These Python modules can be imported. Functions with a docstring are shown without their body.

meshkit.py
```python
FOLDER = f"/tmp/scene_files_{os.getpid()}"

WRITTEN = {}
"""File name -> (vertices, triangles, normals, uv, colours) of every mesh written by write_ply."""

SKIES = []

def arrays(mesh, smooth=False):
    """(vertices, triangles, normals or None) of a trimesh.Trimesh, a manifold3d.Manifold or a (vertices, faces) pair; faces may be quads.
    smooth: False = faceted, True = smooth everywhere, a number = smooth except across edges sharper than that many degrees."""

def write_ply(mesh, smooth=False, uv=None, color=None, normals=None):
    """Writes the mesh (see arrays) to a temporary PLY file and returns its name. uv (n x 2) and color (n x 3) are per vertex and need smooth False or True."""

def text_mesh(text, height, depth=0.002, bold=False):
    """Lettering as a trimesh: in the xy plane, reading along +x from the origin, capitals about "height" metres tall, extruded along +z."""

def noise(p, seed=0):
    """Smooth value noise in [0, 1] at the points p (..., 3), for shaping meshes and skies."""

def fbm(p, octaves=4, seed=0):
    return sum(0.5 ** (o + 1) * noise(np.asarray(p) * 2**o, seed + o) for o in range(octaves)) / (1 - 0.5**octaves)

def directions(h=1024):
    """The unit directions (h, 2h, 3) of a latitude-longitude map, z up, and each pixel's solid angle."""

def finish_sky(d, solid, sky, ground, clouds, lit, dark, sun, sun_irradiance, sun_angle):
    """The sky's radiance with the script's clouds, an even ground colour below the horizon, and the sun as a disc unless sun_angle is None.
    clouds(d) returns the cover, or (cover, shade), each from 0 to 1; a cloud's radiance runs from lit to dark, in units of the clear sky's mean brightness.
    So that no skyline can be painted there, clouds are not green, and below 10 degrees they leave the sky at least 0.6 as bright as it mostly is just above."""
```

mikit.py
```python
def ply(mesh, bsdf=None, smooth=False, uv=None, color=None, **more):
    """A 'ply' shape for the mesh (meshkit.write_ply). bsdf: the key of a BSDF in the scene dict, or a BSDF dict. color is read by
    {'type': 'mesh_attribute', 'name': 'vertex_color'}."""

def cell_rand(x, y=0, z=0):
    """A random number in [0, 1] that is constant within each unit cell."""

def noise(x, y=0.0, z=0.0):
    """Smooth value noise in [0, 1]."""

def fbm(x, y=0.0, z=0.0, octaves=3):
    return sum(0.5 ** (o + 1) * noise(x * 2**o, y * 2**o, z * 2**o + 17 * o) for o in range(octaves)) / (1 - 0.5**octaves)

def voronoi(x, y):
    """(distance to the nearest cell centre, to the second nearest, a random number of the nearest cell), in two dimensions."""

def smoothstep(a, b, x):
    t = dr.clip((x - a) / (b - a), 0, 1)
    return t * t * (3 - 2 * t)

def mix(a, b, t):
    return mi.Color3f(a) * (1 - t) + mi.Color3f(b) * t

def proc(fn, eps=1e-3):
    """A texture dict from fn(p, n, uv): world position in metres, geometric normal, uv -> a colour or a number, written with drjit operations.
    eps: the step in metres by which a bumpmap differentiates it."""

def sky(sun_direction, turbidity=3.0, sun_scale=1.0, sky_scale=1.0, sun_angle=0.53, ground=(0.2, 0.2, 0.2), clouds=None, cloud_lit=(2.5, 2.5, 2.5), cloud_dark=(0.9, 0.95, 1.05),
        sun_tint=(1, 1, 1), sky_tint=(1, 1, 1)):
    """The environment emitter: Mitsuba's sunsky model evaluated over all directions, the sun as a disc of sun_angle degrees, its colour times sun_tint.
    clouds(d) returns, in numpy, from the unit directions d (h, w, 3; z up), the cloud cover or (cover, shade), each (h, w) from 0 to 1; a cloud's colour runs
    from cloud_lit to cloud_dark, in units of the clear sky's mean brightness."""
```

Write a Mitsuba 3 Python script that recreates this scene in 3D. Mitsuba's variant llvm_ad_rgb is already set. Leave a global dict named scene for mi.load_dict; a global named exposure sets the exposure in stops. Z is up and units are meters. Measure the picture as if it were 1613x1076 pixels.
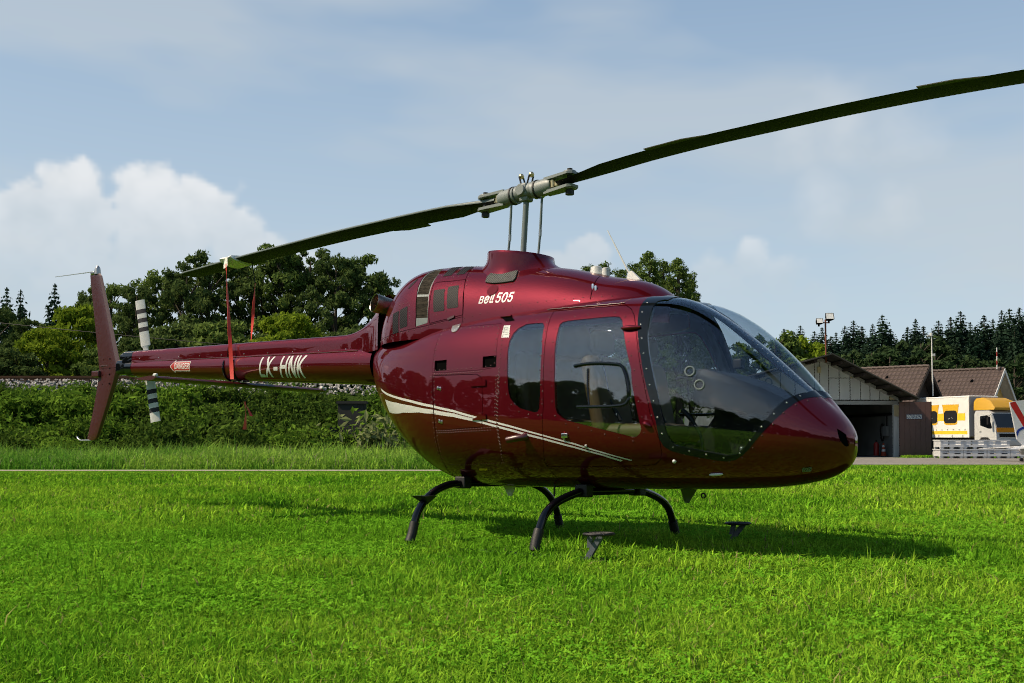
import math, zlib
import numpy as np, drjit as dr, mitsuba as mi, trimesh, shapely
import mikit, meshkit
from mikit import proc, noise, fbm, smoothstep, mix
from scipy.interpolate import PchipInterpolator as PC
from shapely.geometry import Polygon, LineString, box as sbox
from shapely.ops import unary_union

# ------------------------------------------------------------------ camera, sky, exposure
T = mi.ScalarTransform4f
scene, labels = {}, {}
CAM_H, PITCH, FPX = 0.914, 0.031, 1707.46                 # focal length in pixels of a 1613 px wide picture
scene['camera'] = {'type': 'perspective', 'fov': 2 * math.degrees(math.atan(806.5 / FPX)), 'fov_axis': 'x', 'near_clip': 0.05, 'far_clip': 2000.0,
                   'principal_point_offset_y': -0.0921,
                   'to_world': T().look_at(origin=[0, 0, CAM_H], target=[0, math.cos(PITCH), CAM_H + math.sin(PITCH)], up=[0, 0, 1])}
SUN = (-0.87, -0.20, 1.0)


PUFFS = ((-24.5, 10.0, 2.6), (-21.6, 11.4, 2.5), (-19.2, 12.0, 2.3), (-16.6, 11.2, 2.3), (-14.4, 9.8, 1.9), (-22.5, 9.3, 3.2), (-18, 9.3, 3.3), (-27.6, 9.0, 3.2), (-12.4, 9.4, 1.3), (-10.8, 8.8, 1.5), (-30.5, 9.2, 3.6), (-14, 8.2, 2.4),
         (11.2, 7.9, 1.9), (12.5, 9.0, 1.6), (13.7, 8.1, 1.9), (12.4, 6.8, 2.6), (15.2, 6.6, 1.9), (9.6, 6.9, 1.6), (3.9, 9.2, 1.5), (2.3, 8.8, 1.2))
FAINT = ((14.6, 15.4, 2.0), (17.2, 16.0, 2.6), (20.0, 15.8, 2.4), (19.6, 11.6, 2.2), (16.0, 12.4, 1.8))


def clouds(d):
    """Cumulus low in the north, thin veils and haze above; more of the same all round the horizon."""
    az = np.degrees(np.arctan2(d[..., 0], d[..., 1])); el = np.degrees(np.arcsin(np.clip(d[..., 2], -1, 1)))
    P = np.stack([az / 5.0, el / 4.0, 0 * az], -1); low = (el > -2) & (el < 30)
    n1 = np.zeros_like(az); n3 = np.zeros_like(az)
    n1[low] = meshkit.fbm(P[low] * 1.5 + 3.1, 6, 5); n3[low] = meshkit.fbm(P[low] * 1.1 + 21.0, 5, 8); n2 = meshkit.fbm(P * 0.8 + np.array([9.0, 2.0, 0]), 4, 11)
    r = np.random.default_rng(5); more = []
    for a in (-50, -78, -104, -128, -155, 178, 150, 124, 98, 70, 44):
        for k in range(6): more.append((a + r.uniform(-9, 9), r.uniform(7, 11), r.uniform(1.6, 3.4)))
    n4 = np.full_like(az, .5); n4[low] = meshkit.fbm(P[low] * 5.0 + 1.7, 5, 15)
    def heap(puffs, lift):
        f = np.full_like(az, -1.0)
        for a0, e0, ra in puffs:
            near = low & (np.abs(az - a0) < 2.2 * ra)
            q = 1 - np.sqrt((az[near] - a0) ** 2 + ((el[near] - e0) * np.where(el[near] > e0, 1.0, .72)) ** 2) / ra
            f[near] = np.maximum(f[near], q)
        return f + 1.35 * (n1 - 0.5) + 0.80 * (n4 - 0.5) + lift
    g = heap(PUFFS + tuple(more), -0.05)
    t = np.clip((g + 0.02) / np.clip(0.34 + 0.06 * (10 - el), 0.28, .7), 0, 1); c = t * t * (3 - 2 * t) * np.clip((el - 6.0) / 6.5, 0.15, 1)
    c = np.maximum(c, 0.30 * np.clip(heap(FAINT, -0.15) / 0.8, 0, 1))
    el_s = np.clip(el, 0, 90)
    wisp = np.clip((meshkit.fbm(np.stack([az / 16.0 + el / 30, el / 4.2, 0 * az], -1) + 5.0, 5, 21) - 0.40) * 1.9, 0, 0.5) * np.clip((el - 2) / 6, 0, 1) * np.clip((38 - el) / 14, 0.04, 1)
    haze = 0.66 * np.exp(-(el_s / 24.0) ** 2)
    cover = 1 - (1 - 0.78 * c) * (1 - wisp) * (1 - haze)
    shade = np.clip(0.80 - 0.115 * (el - 6.5) - 1.5 * (n3 - 0.5) - 0.9 * (n4 - 0.5), 0, 1) * c + (1 - c)
    return cover, shade


scene['sky'] = mikit.sky(SUN, turbidity=2.4, clouds=clouds, cloud_lit=(2.35, 2.37, 2.37), cloud_dark=(1.60, 1.74, 1.82), sky_tint=(1.04, 1.0, 0.93), sky_scale=1.2, sun_scale=1.12, ground=(0.05, 0.09, 0.03))
exposure = 2.0

# ------------------------------------------------------------------ helpers


def bsdf(name, d):
    scene[name] = d
    return name


def rgb(*c):
    return {'type': 'rgb', 'value': list(c)}


def two(d):
    return {'type': 'twosided', 'b': d}


def numbered(name):
    if name not in scene and name not in labels and name not in USED:
        USED.add(name); return name
    k = 1
    while f'{name}_{k:03d}' in USED or f'{name}_{k:03d}' in scene: k += 1
    USED.add(f'{name}_{k:03d}')
    return f'{name}_{k:03d}'


USED = set()


def key_of(name, parent=None):
    return numbered(parent + '__' + name if parent else name)


def put(name, mesh, m, parent=None, smooth=False, normals=None, color=None, world=None, kind=None, label=None, cat=None, group=None):
    """One shape entry; mesh = (vertices, faces) or trimesh."""
    k = key_of(name, parent)
    if normals is not None:
        path = meshkit.write_ply(mesh, False, None, color, normals)
        s = {'type': 'ply', 'filename': path, 'face_normals': False, 'bsdf': {'type': 'ref', 'id': m}}
    else:
        s = mikit.ply(mesh, m, smooth=smooth, color=color)
    if world is not None: s['to_world'] = world
    scene[k] = s
    tag(k, label, cat, group, kind)
    return k


def again(name, src, parent=None, world=None, m=None):
    """Another entry of an existing shape."""
    k = key_of(name, parent); scene[k] = {**scene[src]}
    if world is not None: scene[k]['to_world'] = world
    if m: scene[k]['bsdf'] = {'type': 'ref', 'id': m}
    return k


def tag(k, label=None, cat=None, group=None, kind=None):
    d = {a: b for a, b in (('label', label), ('category', cat), ('group', group), ('kind', kind)) if b}
    if d: labels[k] = {**labels.get(k, {}), **d}


def thing(name, label, cat, group=None):
    k = numbered(name); tag(k, label, cat, group)
    return k


def cat_mesh(ms):
    vs, fs, n = [], [], 0
    for m in ms:
        v, f = (np.asarray(m.vertices), np.asarray(m.faces)) if hasattr(m, 'faces') else m
        f = np.asarray(f, int)
        if f.shape[1] == 4: f = np.vstack([f[:, [0, 1, 2]], f[:, [0, 2, 3]]])
        vs.append(np.asarray(v, float)); fs.append(f + n); n += len(v)
    return np.vstack(vs), np.vstack(fs)


def bx(x0, x1, y0, y1, z0, z1):
    v = np.array([[x, y, z] for x in (x0, x1) for y in (y0, y1) for z in (z0, z1)], float)
    f = np.array([[0, 1, 3], [0, 3, 2], [4, 6, 7], [4, 7, 5], [0, 4, 5], [0, 5, 1], [2, 3, 7], [2, 7, 6], [0, 2, 6], [0, 6, 4], [1, 5, 7], [1, 7, 3]])
    return v, f


def rbx(x0, x1, y0, y1, z0, z1, r=0.01, seg=2):
    """Rounded box: hull of eight small spheres."""
    import manifold3d as m3
    s = m3.Manifold.sphere(r, 8)
    return tri_of(m3.Manifold.batch_hull([s.translate((x, y, z)) for x in (x0 + r, x1 - r) for y in (y0 + r, y1 - r) for z in (z0 + r, z1 - r)]))


def tri_of(man):
    m = man.to_mesh()
    return np.array(m.vert_properties[:, :3], float), np.array(m.tri_verts, int)


def hull(pts):
    h = trimesh.convex.convex_hull(np.asarray(pts, float))
    return np.array(h.vertices), np.array(h.faces)


def frames(p):
    t = np.gradient(p, axis=0); t /= np.linalg.norm(t, axis=1, keepdims=True) + 1e-12
    ref = np.array([0, 0, 1.0]) if np.mean(np.abs(t[:, 2])) < 0.85 else np.array([1.0, 0, 0])
    a = np.cross(t, ref); a /= np.linalg.norm(a, axis=1, keepdims=True) + 1e-12
    return t, a, np.cross(t, a)


def tube(pts, r, n=12, caps=True):
    p = np.asarray(pts, float); r = np.broadcast_to(r, (len(p),)).astype(float)
    t, a, b = frames(p); an = np.arange(n) * 2 * np.pi / n
    v = p[:, None] + r[:, None, None] * (np.cos(an)[None, :, None] * a[:, None] + np.sin(an)[None, :, None] * b[:, None])
    i, j = np.meshgrid(np.arange(len(p) - 1), np.arange(n), indexing='ij')
    q = np.stack([i * n + j, (i + 1) * n + j, (i + 1) * n + (j + 1) % n, i * n + (j + 1) % n], -1).reshape(-1, 4)
    f = np.vstack([q[:, [0, 2, 1]], q[:, [0, 3, 2]]])
    v = v.reshape(-1, 3)
    if caps:
        k = len(v); v = np.vstack([v, p[:1], p[-1:]]); j = np.arange(n); e = (len(p) - 1) * n
        f = np.vstack([f, np.stack([np.full(n, k), j, (j + 1) % n], 1), np.stack([np.full(n, k + 1), e + (j + 1) % n, e + j], 1)])
    return v, f


def spline(pts, n=30):
    p = np.asarray(pts, float); d = np.r_[0, np.cumsum(np.linalg.norm(np.diff(p, axis=0), axis=1))]
    return PC(d, p)(np.linspace(0, d[-1], n))


def loft(rings, closed=True, caps=True):
    """Rings (k, n, 3) joined into a skin."""
    R = np.asarray(rings, float); k, n = R.shape[:2]
    m = n if closed else n - 1
    i, j = np.meshgrid(np.arange(k - 1), np.arange(m), indexing='ij')
    q = np.stack([i * n + j, (i + 1) * n + j, (i + 1) * n + (j + 1) % n, i * n + (j + 1) % n], -1).reshape(-1, 4)
    f = np.vstack([q[:, [0, 1, 2]], q[:, [0, 2, 3]]]); v = R.reshape(-1, 3)
    if caps and closed:
        c = len(v); v = np.vstack([v, R[0].mean(0), R[-1].mean(0)]); j = np.arange(n); e = (k - 1) * n
        f = np.vstack([f, np.stack([np.full(n, c), j, (j + 1) % n], 1), np.stack([np.full(n, c + 1), e + (j + 1) % n, e + j], 1)])
    return v, f


def extrude(poly, z0, z1):
    """Shapely polygon in (a, b) -> prism (a, b, z0..z1)."""
    ms = []
    for g in getattr(poly, 'geoms', [poly]):
        if g.is_empty or g.geom_type != 'Polygon': continue
        m = trimesh.creation.extrude_polygon(g, z1 - z0, engine='earcut'); m.apply_translation([0, 0, z0]); ms.append(m)
    return cat_mesh(ms)


def tri2d(poly):
    vs, fs, n = [], [], 0
    for g in getattr(poly, 'geoms', [poly]):
        if g.geom_type != 'Polygon' or g.area < 1e-9: continue
        v, f = trimesh.creation.triangulate_polygon(g, engine='earcut')
        vs.append(np.asarray(v)); fs.append(np.asarray(f) + n); n += len(v)
    if not vs: return np.zeros((0, 2)), np.zeros((0, 3), int)
    return np.vstack(vs), np.vstack(fs)


def text_poly(text, height, bold=False, shear=0.0):
    """Lettering as a flat polygon: reads along +x from the origin."""
    m = meshkit.text_mesh(text, height, 0.002, bold)
    v, f = np.asarray(m.vertices), np.asarray(m.faces)
    top = f[(v[f][:, :, 2] > 0.0015).all(1)]
    p = unary_union([Polygon(v[t][:, :2]).buffer(1e-6) for t in top])
    return shapely.affinity.affine_transform(p, [1, shear, 0, 1, 0, 0])


def xf(loc=(0, 0, 0), rz=0.0, s=(1, 1, 1)):
    return T().translate(list(loc)).rotate([0, 0, 1], math.degrees(rz)).scale([s, s, s] if np.isscalar(s) else list(s))


def mv(m, loc=(0, 0, 0), rz=0.0, s=1.0):
    v, f = m; c, n = math.cos(rz), math.sin(rz); v = np.asarray(v) * s
    return np.stack([v[:, 0] * c - v[:, 1] * n, v[:, 0] * n + v[:, 1] * c, v[:, 2]], 1) + np.asarray(loc), f


def wpos(p):
    return p.x, p.y, p.z


# ------------------------------------------------------------------ materials
def plastic(name, c, rough=None, ior=1.5, nonlinear=True):
    d = {'type': 'roughplastic', 'alpha': rough, 'distribution': 'ggx'} if rough else {'type': 'plastic'}
    return bsdf(name, two({**d, 'int_ior': ior, 'nonlinear': nonlinear, 'diffuse_reflectance': c if isinstance(c, dict) else rgb(*c)}))


def metal(name, c, rough=0.25):
    return bsdf(name, two({'type': 'principled', 'base_color': c if isinstance(c, dict) else rgb(*c), 'metallic': 1.0, 'roughness': rough}))


def matte(name, c, rough=0.7):
    return bsdf(name, two({'type': 'principled', 'base_color': c if isinstance(c, dict) else rgb(*c), 'roughness': rough, 'specular': 0.3}))


def diffuse(name, c):
    return bsdf(name, two({'type': 'diffuse', 'reflectance': c if isinstance(c, dict) else rgb(*c)}))


def leafy(name, lo, hi, scale=1.3, trans=0.5):
    def col(p, n, uv):
        a = noise(p.x * scale * 6, p.y * scale * 6, p.z * scale * 6); b = fbm(p.x * scale * 0.45, p.y * scale * 0.45, p.z * scale * 0.45)
        return mix(lo, hi, dr.clip(a * 0.55 + (b - 0.25) * 0.9, 0, 1))
    return bsdf(name, {'type': 'principledthin', 'base_color': proc(col), 'roughness': 0.5, 'diff_trans': trans, 'spec_trans': 0.0, 'eta': 1.35})


def streaked(c0, c1, k=(3, 3, 0.6)):
    return proc(lambda p, n, uv: mix(c0, c1, fbm(p.x * k[0], p.y * k[1], p.z * k[2])))


PAINT = bsdf('paint_maroon', two({'type': 'blendbsdf', 'weight': 0.86,      # metal flake under a thick clear coat
    'a': {'type': 'principled', 'base_color': proc(lambda p, n, uv: mix((0.210, 0.020, 0.038), (0.290, 0.030, 0.054), noise(p.x * 260, p.y * 260, p.z * 260))), 'metallic': 0.9, 'roughness': 0.46},
    'b': {'type': 'plastic', 'int_ior': 1.58, 'nonlinear': True, 'diffuse_reflectance': rgb(0.088, 0.0009, 0.0030)}}))
plastic('paint_maroon_soft', (0.115, 0.004, 0.008), 0.14, 1.68)
plastic('stripe_white', (0.72, 0.73, 0.72), 0.08)
plastic('frame_black', (0.010, 0.014, 0.018), None, 1.45)
plastic('tube_black', (0.005, 0.006, 0.010), None, 1.45)
diffuse('gap_black', rgb(0.003, 0.003, 0.003))
bsdf('glass', {'type': 'thindielectric', 'int_ior': 1.58, 'specular_transmittance': rgb(0.66, 0.72, 0.76)})
bsdf('side_glass', {'type': 'thindielectric', 'int_ior': 1.85, 'specular_transmittance': rgb(0.66, 0.72, 0.76)})
metal('steel_bright', (0.75, 0.76, 0.76), 0.16)
metal('steel_dull', (0.40, 0.40, 0.38), 0.35)
metal('brass', (0.62, 0.48, 0.24), 0.3)
plastic('hub_grey', (0.36, 0.40, 0.40), 0.22)
plastic('mast_grey', (0.27, 0.32, 0.32), 0.2)
plastic('rubber_dark', (0.02, 0.02, 0.02), 0.35)
matte('blade_under', (0.028, 0.032, 0.014), 0.55)
matte('cover_white', (0.62, 0.63, 0.60), 0.8)
plastic('white_gloss', (0.74, 0.75, 0.74), 0.10)
plastic('navy_gloss', (0.006, 0.008, 0.020), 0.3, 1.4)
bsdf('strap_red', two({'type': 'principled', 'base_color': rgb(0.55, 0.03, 0.015), 'roughness': 0.6, 'sheen': 0.4}))
plastic('leather_tan', proc(lambda p, n, uv: mix((0.20, 0.125, 0.04), (0.27, 0.18, 0.065), fbm(p.x * 9, p.y * 9, p.z * 9))), 0.35)
plastic('dash_dark', (0.006, 0.007, 0.008), 0.28, 1.35)
matte('cabin_grey', (0.035, 0.038, 0.04), 0.8)
matte('cabin_floor', (0.02, 0.02, 0.02), 0.9)
plastic('screen_glass', (0.006, 0.008, 0.012), None)
matte('paper', (0.70, 0.70, 0.68), 0.8)


def exh(p, n, uv):
    return mix((0.30, 0.25, 0.17), (0.52, 0.49, 0.42), fbm(p.x * 14, p.y * 14, p.z * 7))


metal('exhaust_steel', proc(exh), 0.3)

# ------------------------------------------------------------------ helicopter: surfaces
# local frame: s forward, y to starboard, z up
HX, HY, YAW, HROLL, HPITCH = 0.089, 9.596, 0.688, 0.024, 0.010


def HW(p):
    """Helicopter frame -> world."""
    p = np.asarray(p, float); cr, sr, cp, sp = math.cos(HROLL), math.sin(HROLL), math.cos(HPITCH), math.sin(HPITCH)
    y = p[..., 1] * cr - p[..., 2] * sr; z = p[..., 1] * sr + p[..., 2] * cr
    s = p[..., 0] * cp - z * sp; z = p[..., 0] * sp + z * cp
    c, n = math.cos(YAW), math.sin(YAW)
    return np.stack([HX + c * s - n * y, HY - n * s - c * y, z], -1)


def hput(name, mesh, m, parent, **kw):
    v, f = (np.asarray(mesh.vertices), np.asarray(mesh.faces)) if hasattr(mesh, 'faces') else mesh
    if kw.get('normals') is not None: kw['normals'] = HW(kw['normals']) - HW(np.zeros(3))
    return put(name, (HW(v), np.asarray(f)[:, ::-1]), m, parent, **kw)      # the local frame is left-handed


# stations: s, belly z, roof z, z of greatest width, half width, exponents above and below, windscreen bulge
BODY=np.array([
 [-1.72,1.450,1.860,1.655,.205,2.0,2.0,0],
 [-1.63,1.290,1.900,1.600,.290,2.0,2.0,0],
 [-1.50,1.100,1.930,1.535,.390,2.0,2.0,0],
 [-1.20, .825,1.970,1.450,.530,2.1,2.1,0],
 [-0.85, .600,2.000,1.360,.640,2.4,2.1,0],
 [-0.50, .503,2.020,1.270,.710,2.7,2.2,0],
 [ 0.00, .487,2.030,1.180,.755,2.9,2.4,0],
 [ 0.60, .487,2.040,1.110,.770,3.0,2.5,0],
 [ 1.20, .490,2.045,1.060,.760,2.95,2.5,0],
 [ 1.50, .492,2.030,1.040,.740,2.8,2.5,.0],
 [ 1.757,.496,1.970,1.020,.710,2.65,2.5,.060],
 [ 2.05, .502,1.780,1.000,.655,2.6,2.4,.135],
 [ 2.31, .514,1.548, .970,.585,2.5,2.3,.17],
 [ 2.565,.534,1.343, .935,.485,2.35,2.25,.125],
 [ 2.74, .562,1.225, .910,.390,2.2,2.2,.05],
 [ 2.86, .602,1.130, .890,.300,2.05,2.1,.0],
 [ 2.95, .655,1.035, .870,.210,2.0,2.0,0],
 [ 3.005,.715, .950, .855,.120,2.0,2.0,0],
 [ 3.028,.830, .870, .850,.002,2.0,2.0,0]])
COWL=np.array([ # s zt w n
 [1.60,2.000,.16,2],[1.52,2.055,.26,2],[1.43,2.125,.33,2],[1.33,2.180,.385,2.1],[1.22,2.205,.42,2.1],[1.08,2.222,.445,2.1],[.86,2.285,.465,2.1],[.55,2.365,.49,2.1],[.2,2.42,.51,2.1],[-.2,2.46,.525,2.2],
 [-.55,2.505,.54,2.3],[-.95,2.522,.535,2.3],[-1.15,2.510,.51,2.3],[-1.28,2.455,.465,2.2],[-1.38,2.385,.415,2.2],[-1.47,2.290,.35,2.1],[-1.53,2.215,.29,2],[-1.575,2.10,.22,2],[-1.60,1.93,.15,2]])


def fair(x, y):
    """A fair curve through the stations: the monotone interpolant, smoothed, less towards the ends."""
    d = np.linspace(x[0], x[-1], 1200); q = PC(x, y)(d); h = d[1] - d[0]
    sg = np.clip(np.minimum((d[-1] - d) * .30, (d - d[0]) * .30), 1e-4, .11) / h; o = np.arange(-60, 61)
    W = np.exp(-.5 * (o[None] / np.maximum(sg[:, None], .05)) ** 2); W /= W.sum(1, keepdims=True)
    for _ in range(2): q = (np.pad(q, 60, mode='edge')[np.arange(1200)[:, None] + 60 + o[None]] * W).sum(1)
    return PC(d, q)


_f = [fair(BODY[:, 0], BODY[:, k]) for k in range(1, 8)]
_g = [fair(COWL[::-1, 0], COWL[::-1, k]) for k in range(1, 4)]
ZC = 1.80


def SB(s, v):
    """Starboard hull: v = -1 keel, 0 widest, 1 roof line."""
    s, v = np.broadcast_arrays(np.asarray(s, float), np.asarray(v, float))
    zb, zt, zm, w, nt, nb, bu = [f(np.clip(s, BODY[0, 0], BODY[-1, 0])) for f in _f]
    a = v * np.pi / 2; c, sn, up = np.abs(np.cos(a)), np.abs(np.sin(a)), v >= 0
    h = np.where(up, zt + bu - zm, zm - zb); n = np.where(up, nt, nb)
    r = ((c / w) ** n + (sn / h) ** n) ** (-1 / n)
    r = r * (1 - np.where(up, bu / (zt + bu - zm), 0) * np.exp(-((a - np.pi / 2) / .20) ** 2))
    return np.stack([s, r * np.cos(a), zm + r * np.sin(a)], -1)


def SC(s, v):
    """Starboard side of the engine cowling: v = 0 low on the side, 1 top line."""
    s, v = np.broadcast_arrays(np.asarray(s, float), np.asarray(v, float))
    zt, w, n = [f(np.clip(s, -1.60, 1.6)) for f in _g]
    a = v * np.pi / 2; c, sn = np.abs(np.cos(a)), np.abs(np.sin(a))
    r = ((c / w) ** n + (sn / (zt - ZC)) ** n) ** (-1 / n)
    return np.stack([s, r * np.cos(a), ZC + r * np.sin(a)], -1)


def normal(F, s, v, e=2e-3):
    n = np.cross(F(s + e, v) - F(s - e, v), F(s, v + e) - F(s, v - e)) * [1, 1, 1]
    n = n / (np.linalg.norm(n, axis=-1, keepdims=True) + 1e-12)
    ref = np.stack([s + 0 * v, 0 * s + 0 * v, _f[2](np.clip(s, BODY[0, 0], BODY[-1, 0])) + 0 * v if F is SB else 1.3 + 0 * s + 0 * v], -1)
    return np.where(((F(s, v) - ref) * n).sum(-1, keepdims=True) < 0, -n, n)


def hgrid(F):
    if F is SB: return np.unique(np.round(np.r_[np.arange(-1.72, 2.8, .035), np.linspace(2.8, 3.028, 26)], 4)), np.linspace(-1, 1, 65)
    if F is SC: return np.unique(np.round(np.r_[np.linspace(-1.60, -1.3, 18), np.arange(-1.3, 1.3, .035), np.linspace(1.3, 1.6, 14)], 4)), np.linspace(0, 1, 34)
    return F.grid


def clip(F, poly):
    """The polygon in (s, v), cut along the surface's grid: points and triangles in (s, v)."""
    gs, gv = hgrid(F)
    x0, y0, x1, y1 = poly.bounds
    gs = gs[max(0, np.searchsorted(gs, x0) - 1):np.searchsorted(gs, x1) + 1]; gv = gv[max(0, np.searchsorted(gv, y0) - 1):np.searchsorted(gv, y1) + 1]
    if len(gs) < 2 or len(gv) < 2: return tri2d(poly)
    A, B = np.meshgrid(np.arange(len(gs) - 1), np.arange(len(gv) - 1), indexing='ij'); A, B = A.ravel(), B.ravel()
    cells = shapely.box(gs[A], gv[B], gs[A + 1], gv[B + 1])
    shapely.prepare(poly)
    full = shapely.covers(poly, cells); part = shapely.intersects(poly, cells) & ~full
    a, b = A[full], B[full]
    q = np.stack([np.stack([gs[a], gv[b]], 1), np.stack([gs[a + 1], gv[b]], 1), np.stack([gs[a + 1], gv[b + 1]], 1), np.stack([gs[a], gv[b + 1]], 1)], 1).reshape(-1, 2)
    k = np.arange(len(a))[:, None] * 4
    vs, fs, n = [q], [np.vstack([k + [0, 1, 2], k + [0, 2, 3]])], len(q)
    for g in shapely.intersection(poly, cells[part]):
        for h in getattr(g, 'geoms', [g]):
            if h.geom_type != 'Polygon' or h.area < 1e-9: continue
            if not h.interiors and len(h.exterior.coords) == 4:
                v, f = np.array(h.exterior.coords)[:3], np.array([[0, 1, 2]])
            else:
                v, f = trimesh.creation.triangulate_polygon(h, engine='earcut'); v, f = np.asarray(v), np.asarray(f)
            vs.append(v); fs.append(f + n); n += len(v)
    v, f = np.vstack(vs), np.vstack(fs)
    key, idx = np.unique(np.round(v, 6), axis=0, return_inverse=True)
    f = idx.ravel()[f]; f = f[(f[:, 0] != f[:, 1]) & (f[:, 1] != f[:, 2]) & (f[:, 0] != f[:, 2])]
    d = key[f]; cr = (d[:, 1, 0] - d[:, 0, 0]) * (d[:, 2, 1] - d[:, 0, 1]) - (d[:, 1, 1] - d[:, 0, 1]) * (d[:, 2, 0] - d[:, 0, 0])
    f[cr < 0] = f[cr < 0][:, ::-1]
    return key, f


def patch(F, poly, off=0.0, side=1, edge=0.0):
    """A panel of the skin over the polygon in (s, v), lifted by off, with its rim turned inwards by edge: (v, f, normals)."""
    p, f = clip(F, poly)
    P = F(p[:, 0], p[:, 1]); N = normal(F, p[:, 0], p[:, 1]); V = P + off * N
    t = np.cross(V[f[:, 1]] - V[f[:, 0]], V[f[:, 2]] - V[f[:, 0]])
    bad = (t * N[f[:, 0]]).sum(1) > 0; f[bad] = f[bad][:, ::-1]         # left-handed frame: clockwise is outside
    vs, ns, fs, n = [V], [N], [f], len(V)
    if edge:
        for g in getattr(poly, 'geoms', [poly]):
            for ring in [g.exterior, *g.interiors]:
                c = np.array(ring.segmentize(0.04).coords)
                Q, M = F(c[:, 0], c[:, 1]), normal(F, c[:, 0], c[:, 1])
                top, low = Q + off * M, Q + (off - edge) * M
                tt = np.gradient(Q, axis=0); sd = np.cross(tt, M); sd /= np.linalg.norm(sd, axis=1, keepdims=True) + 1e-12
                k = len(c); i = np.arange(k - 1)
                vs += [top, low]; ns += [sd, sd]
                fs.append(np.vstack([np.stack([i, i + 1, i + 1 + k], 1), np.stack([i, i + 1 + k, i + k], 1)]) + n); n += 2 * k
    V, N, f = np.vstack(vs), np.vstack(ns), np.vstack(fs)
    if side < 0: V, N, f = V * [1, -1, 1], N * [1, -1, 1], f[:, ::-1]
    return V, f, N


def both(*ms):
    n, vs, fs, ns = 0, [], [], []
    for v, f, N in ms:
        vs.append(v); fs.append(f + n); ns.append(N); n += len(v)
    return np.vstack(vs), np.vstack(fs), np.vstack(ns)


def skin(name, F, poly, m, parent, off=0.0, side=1, edge=0.0, **kw):
    v, f, n = both(*[patch(F, poly, off, s, edge) for s in ((1, -1) if side == 0 else (side,))])
    return hput(name, (v, f), m, parent, normals=n, **kw)


def rnd(pts, r=0.0):
    p = Polygon(pts).buffer(0)
    return p.buffer(-r, quad_segs=6).buffer(r, quad_segs=6) if r else p


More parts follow.
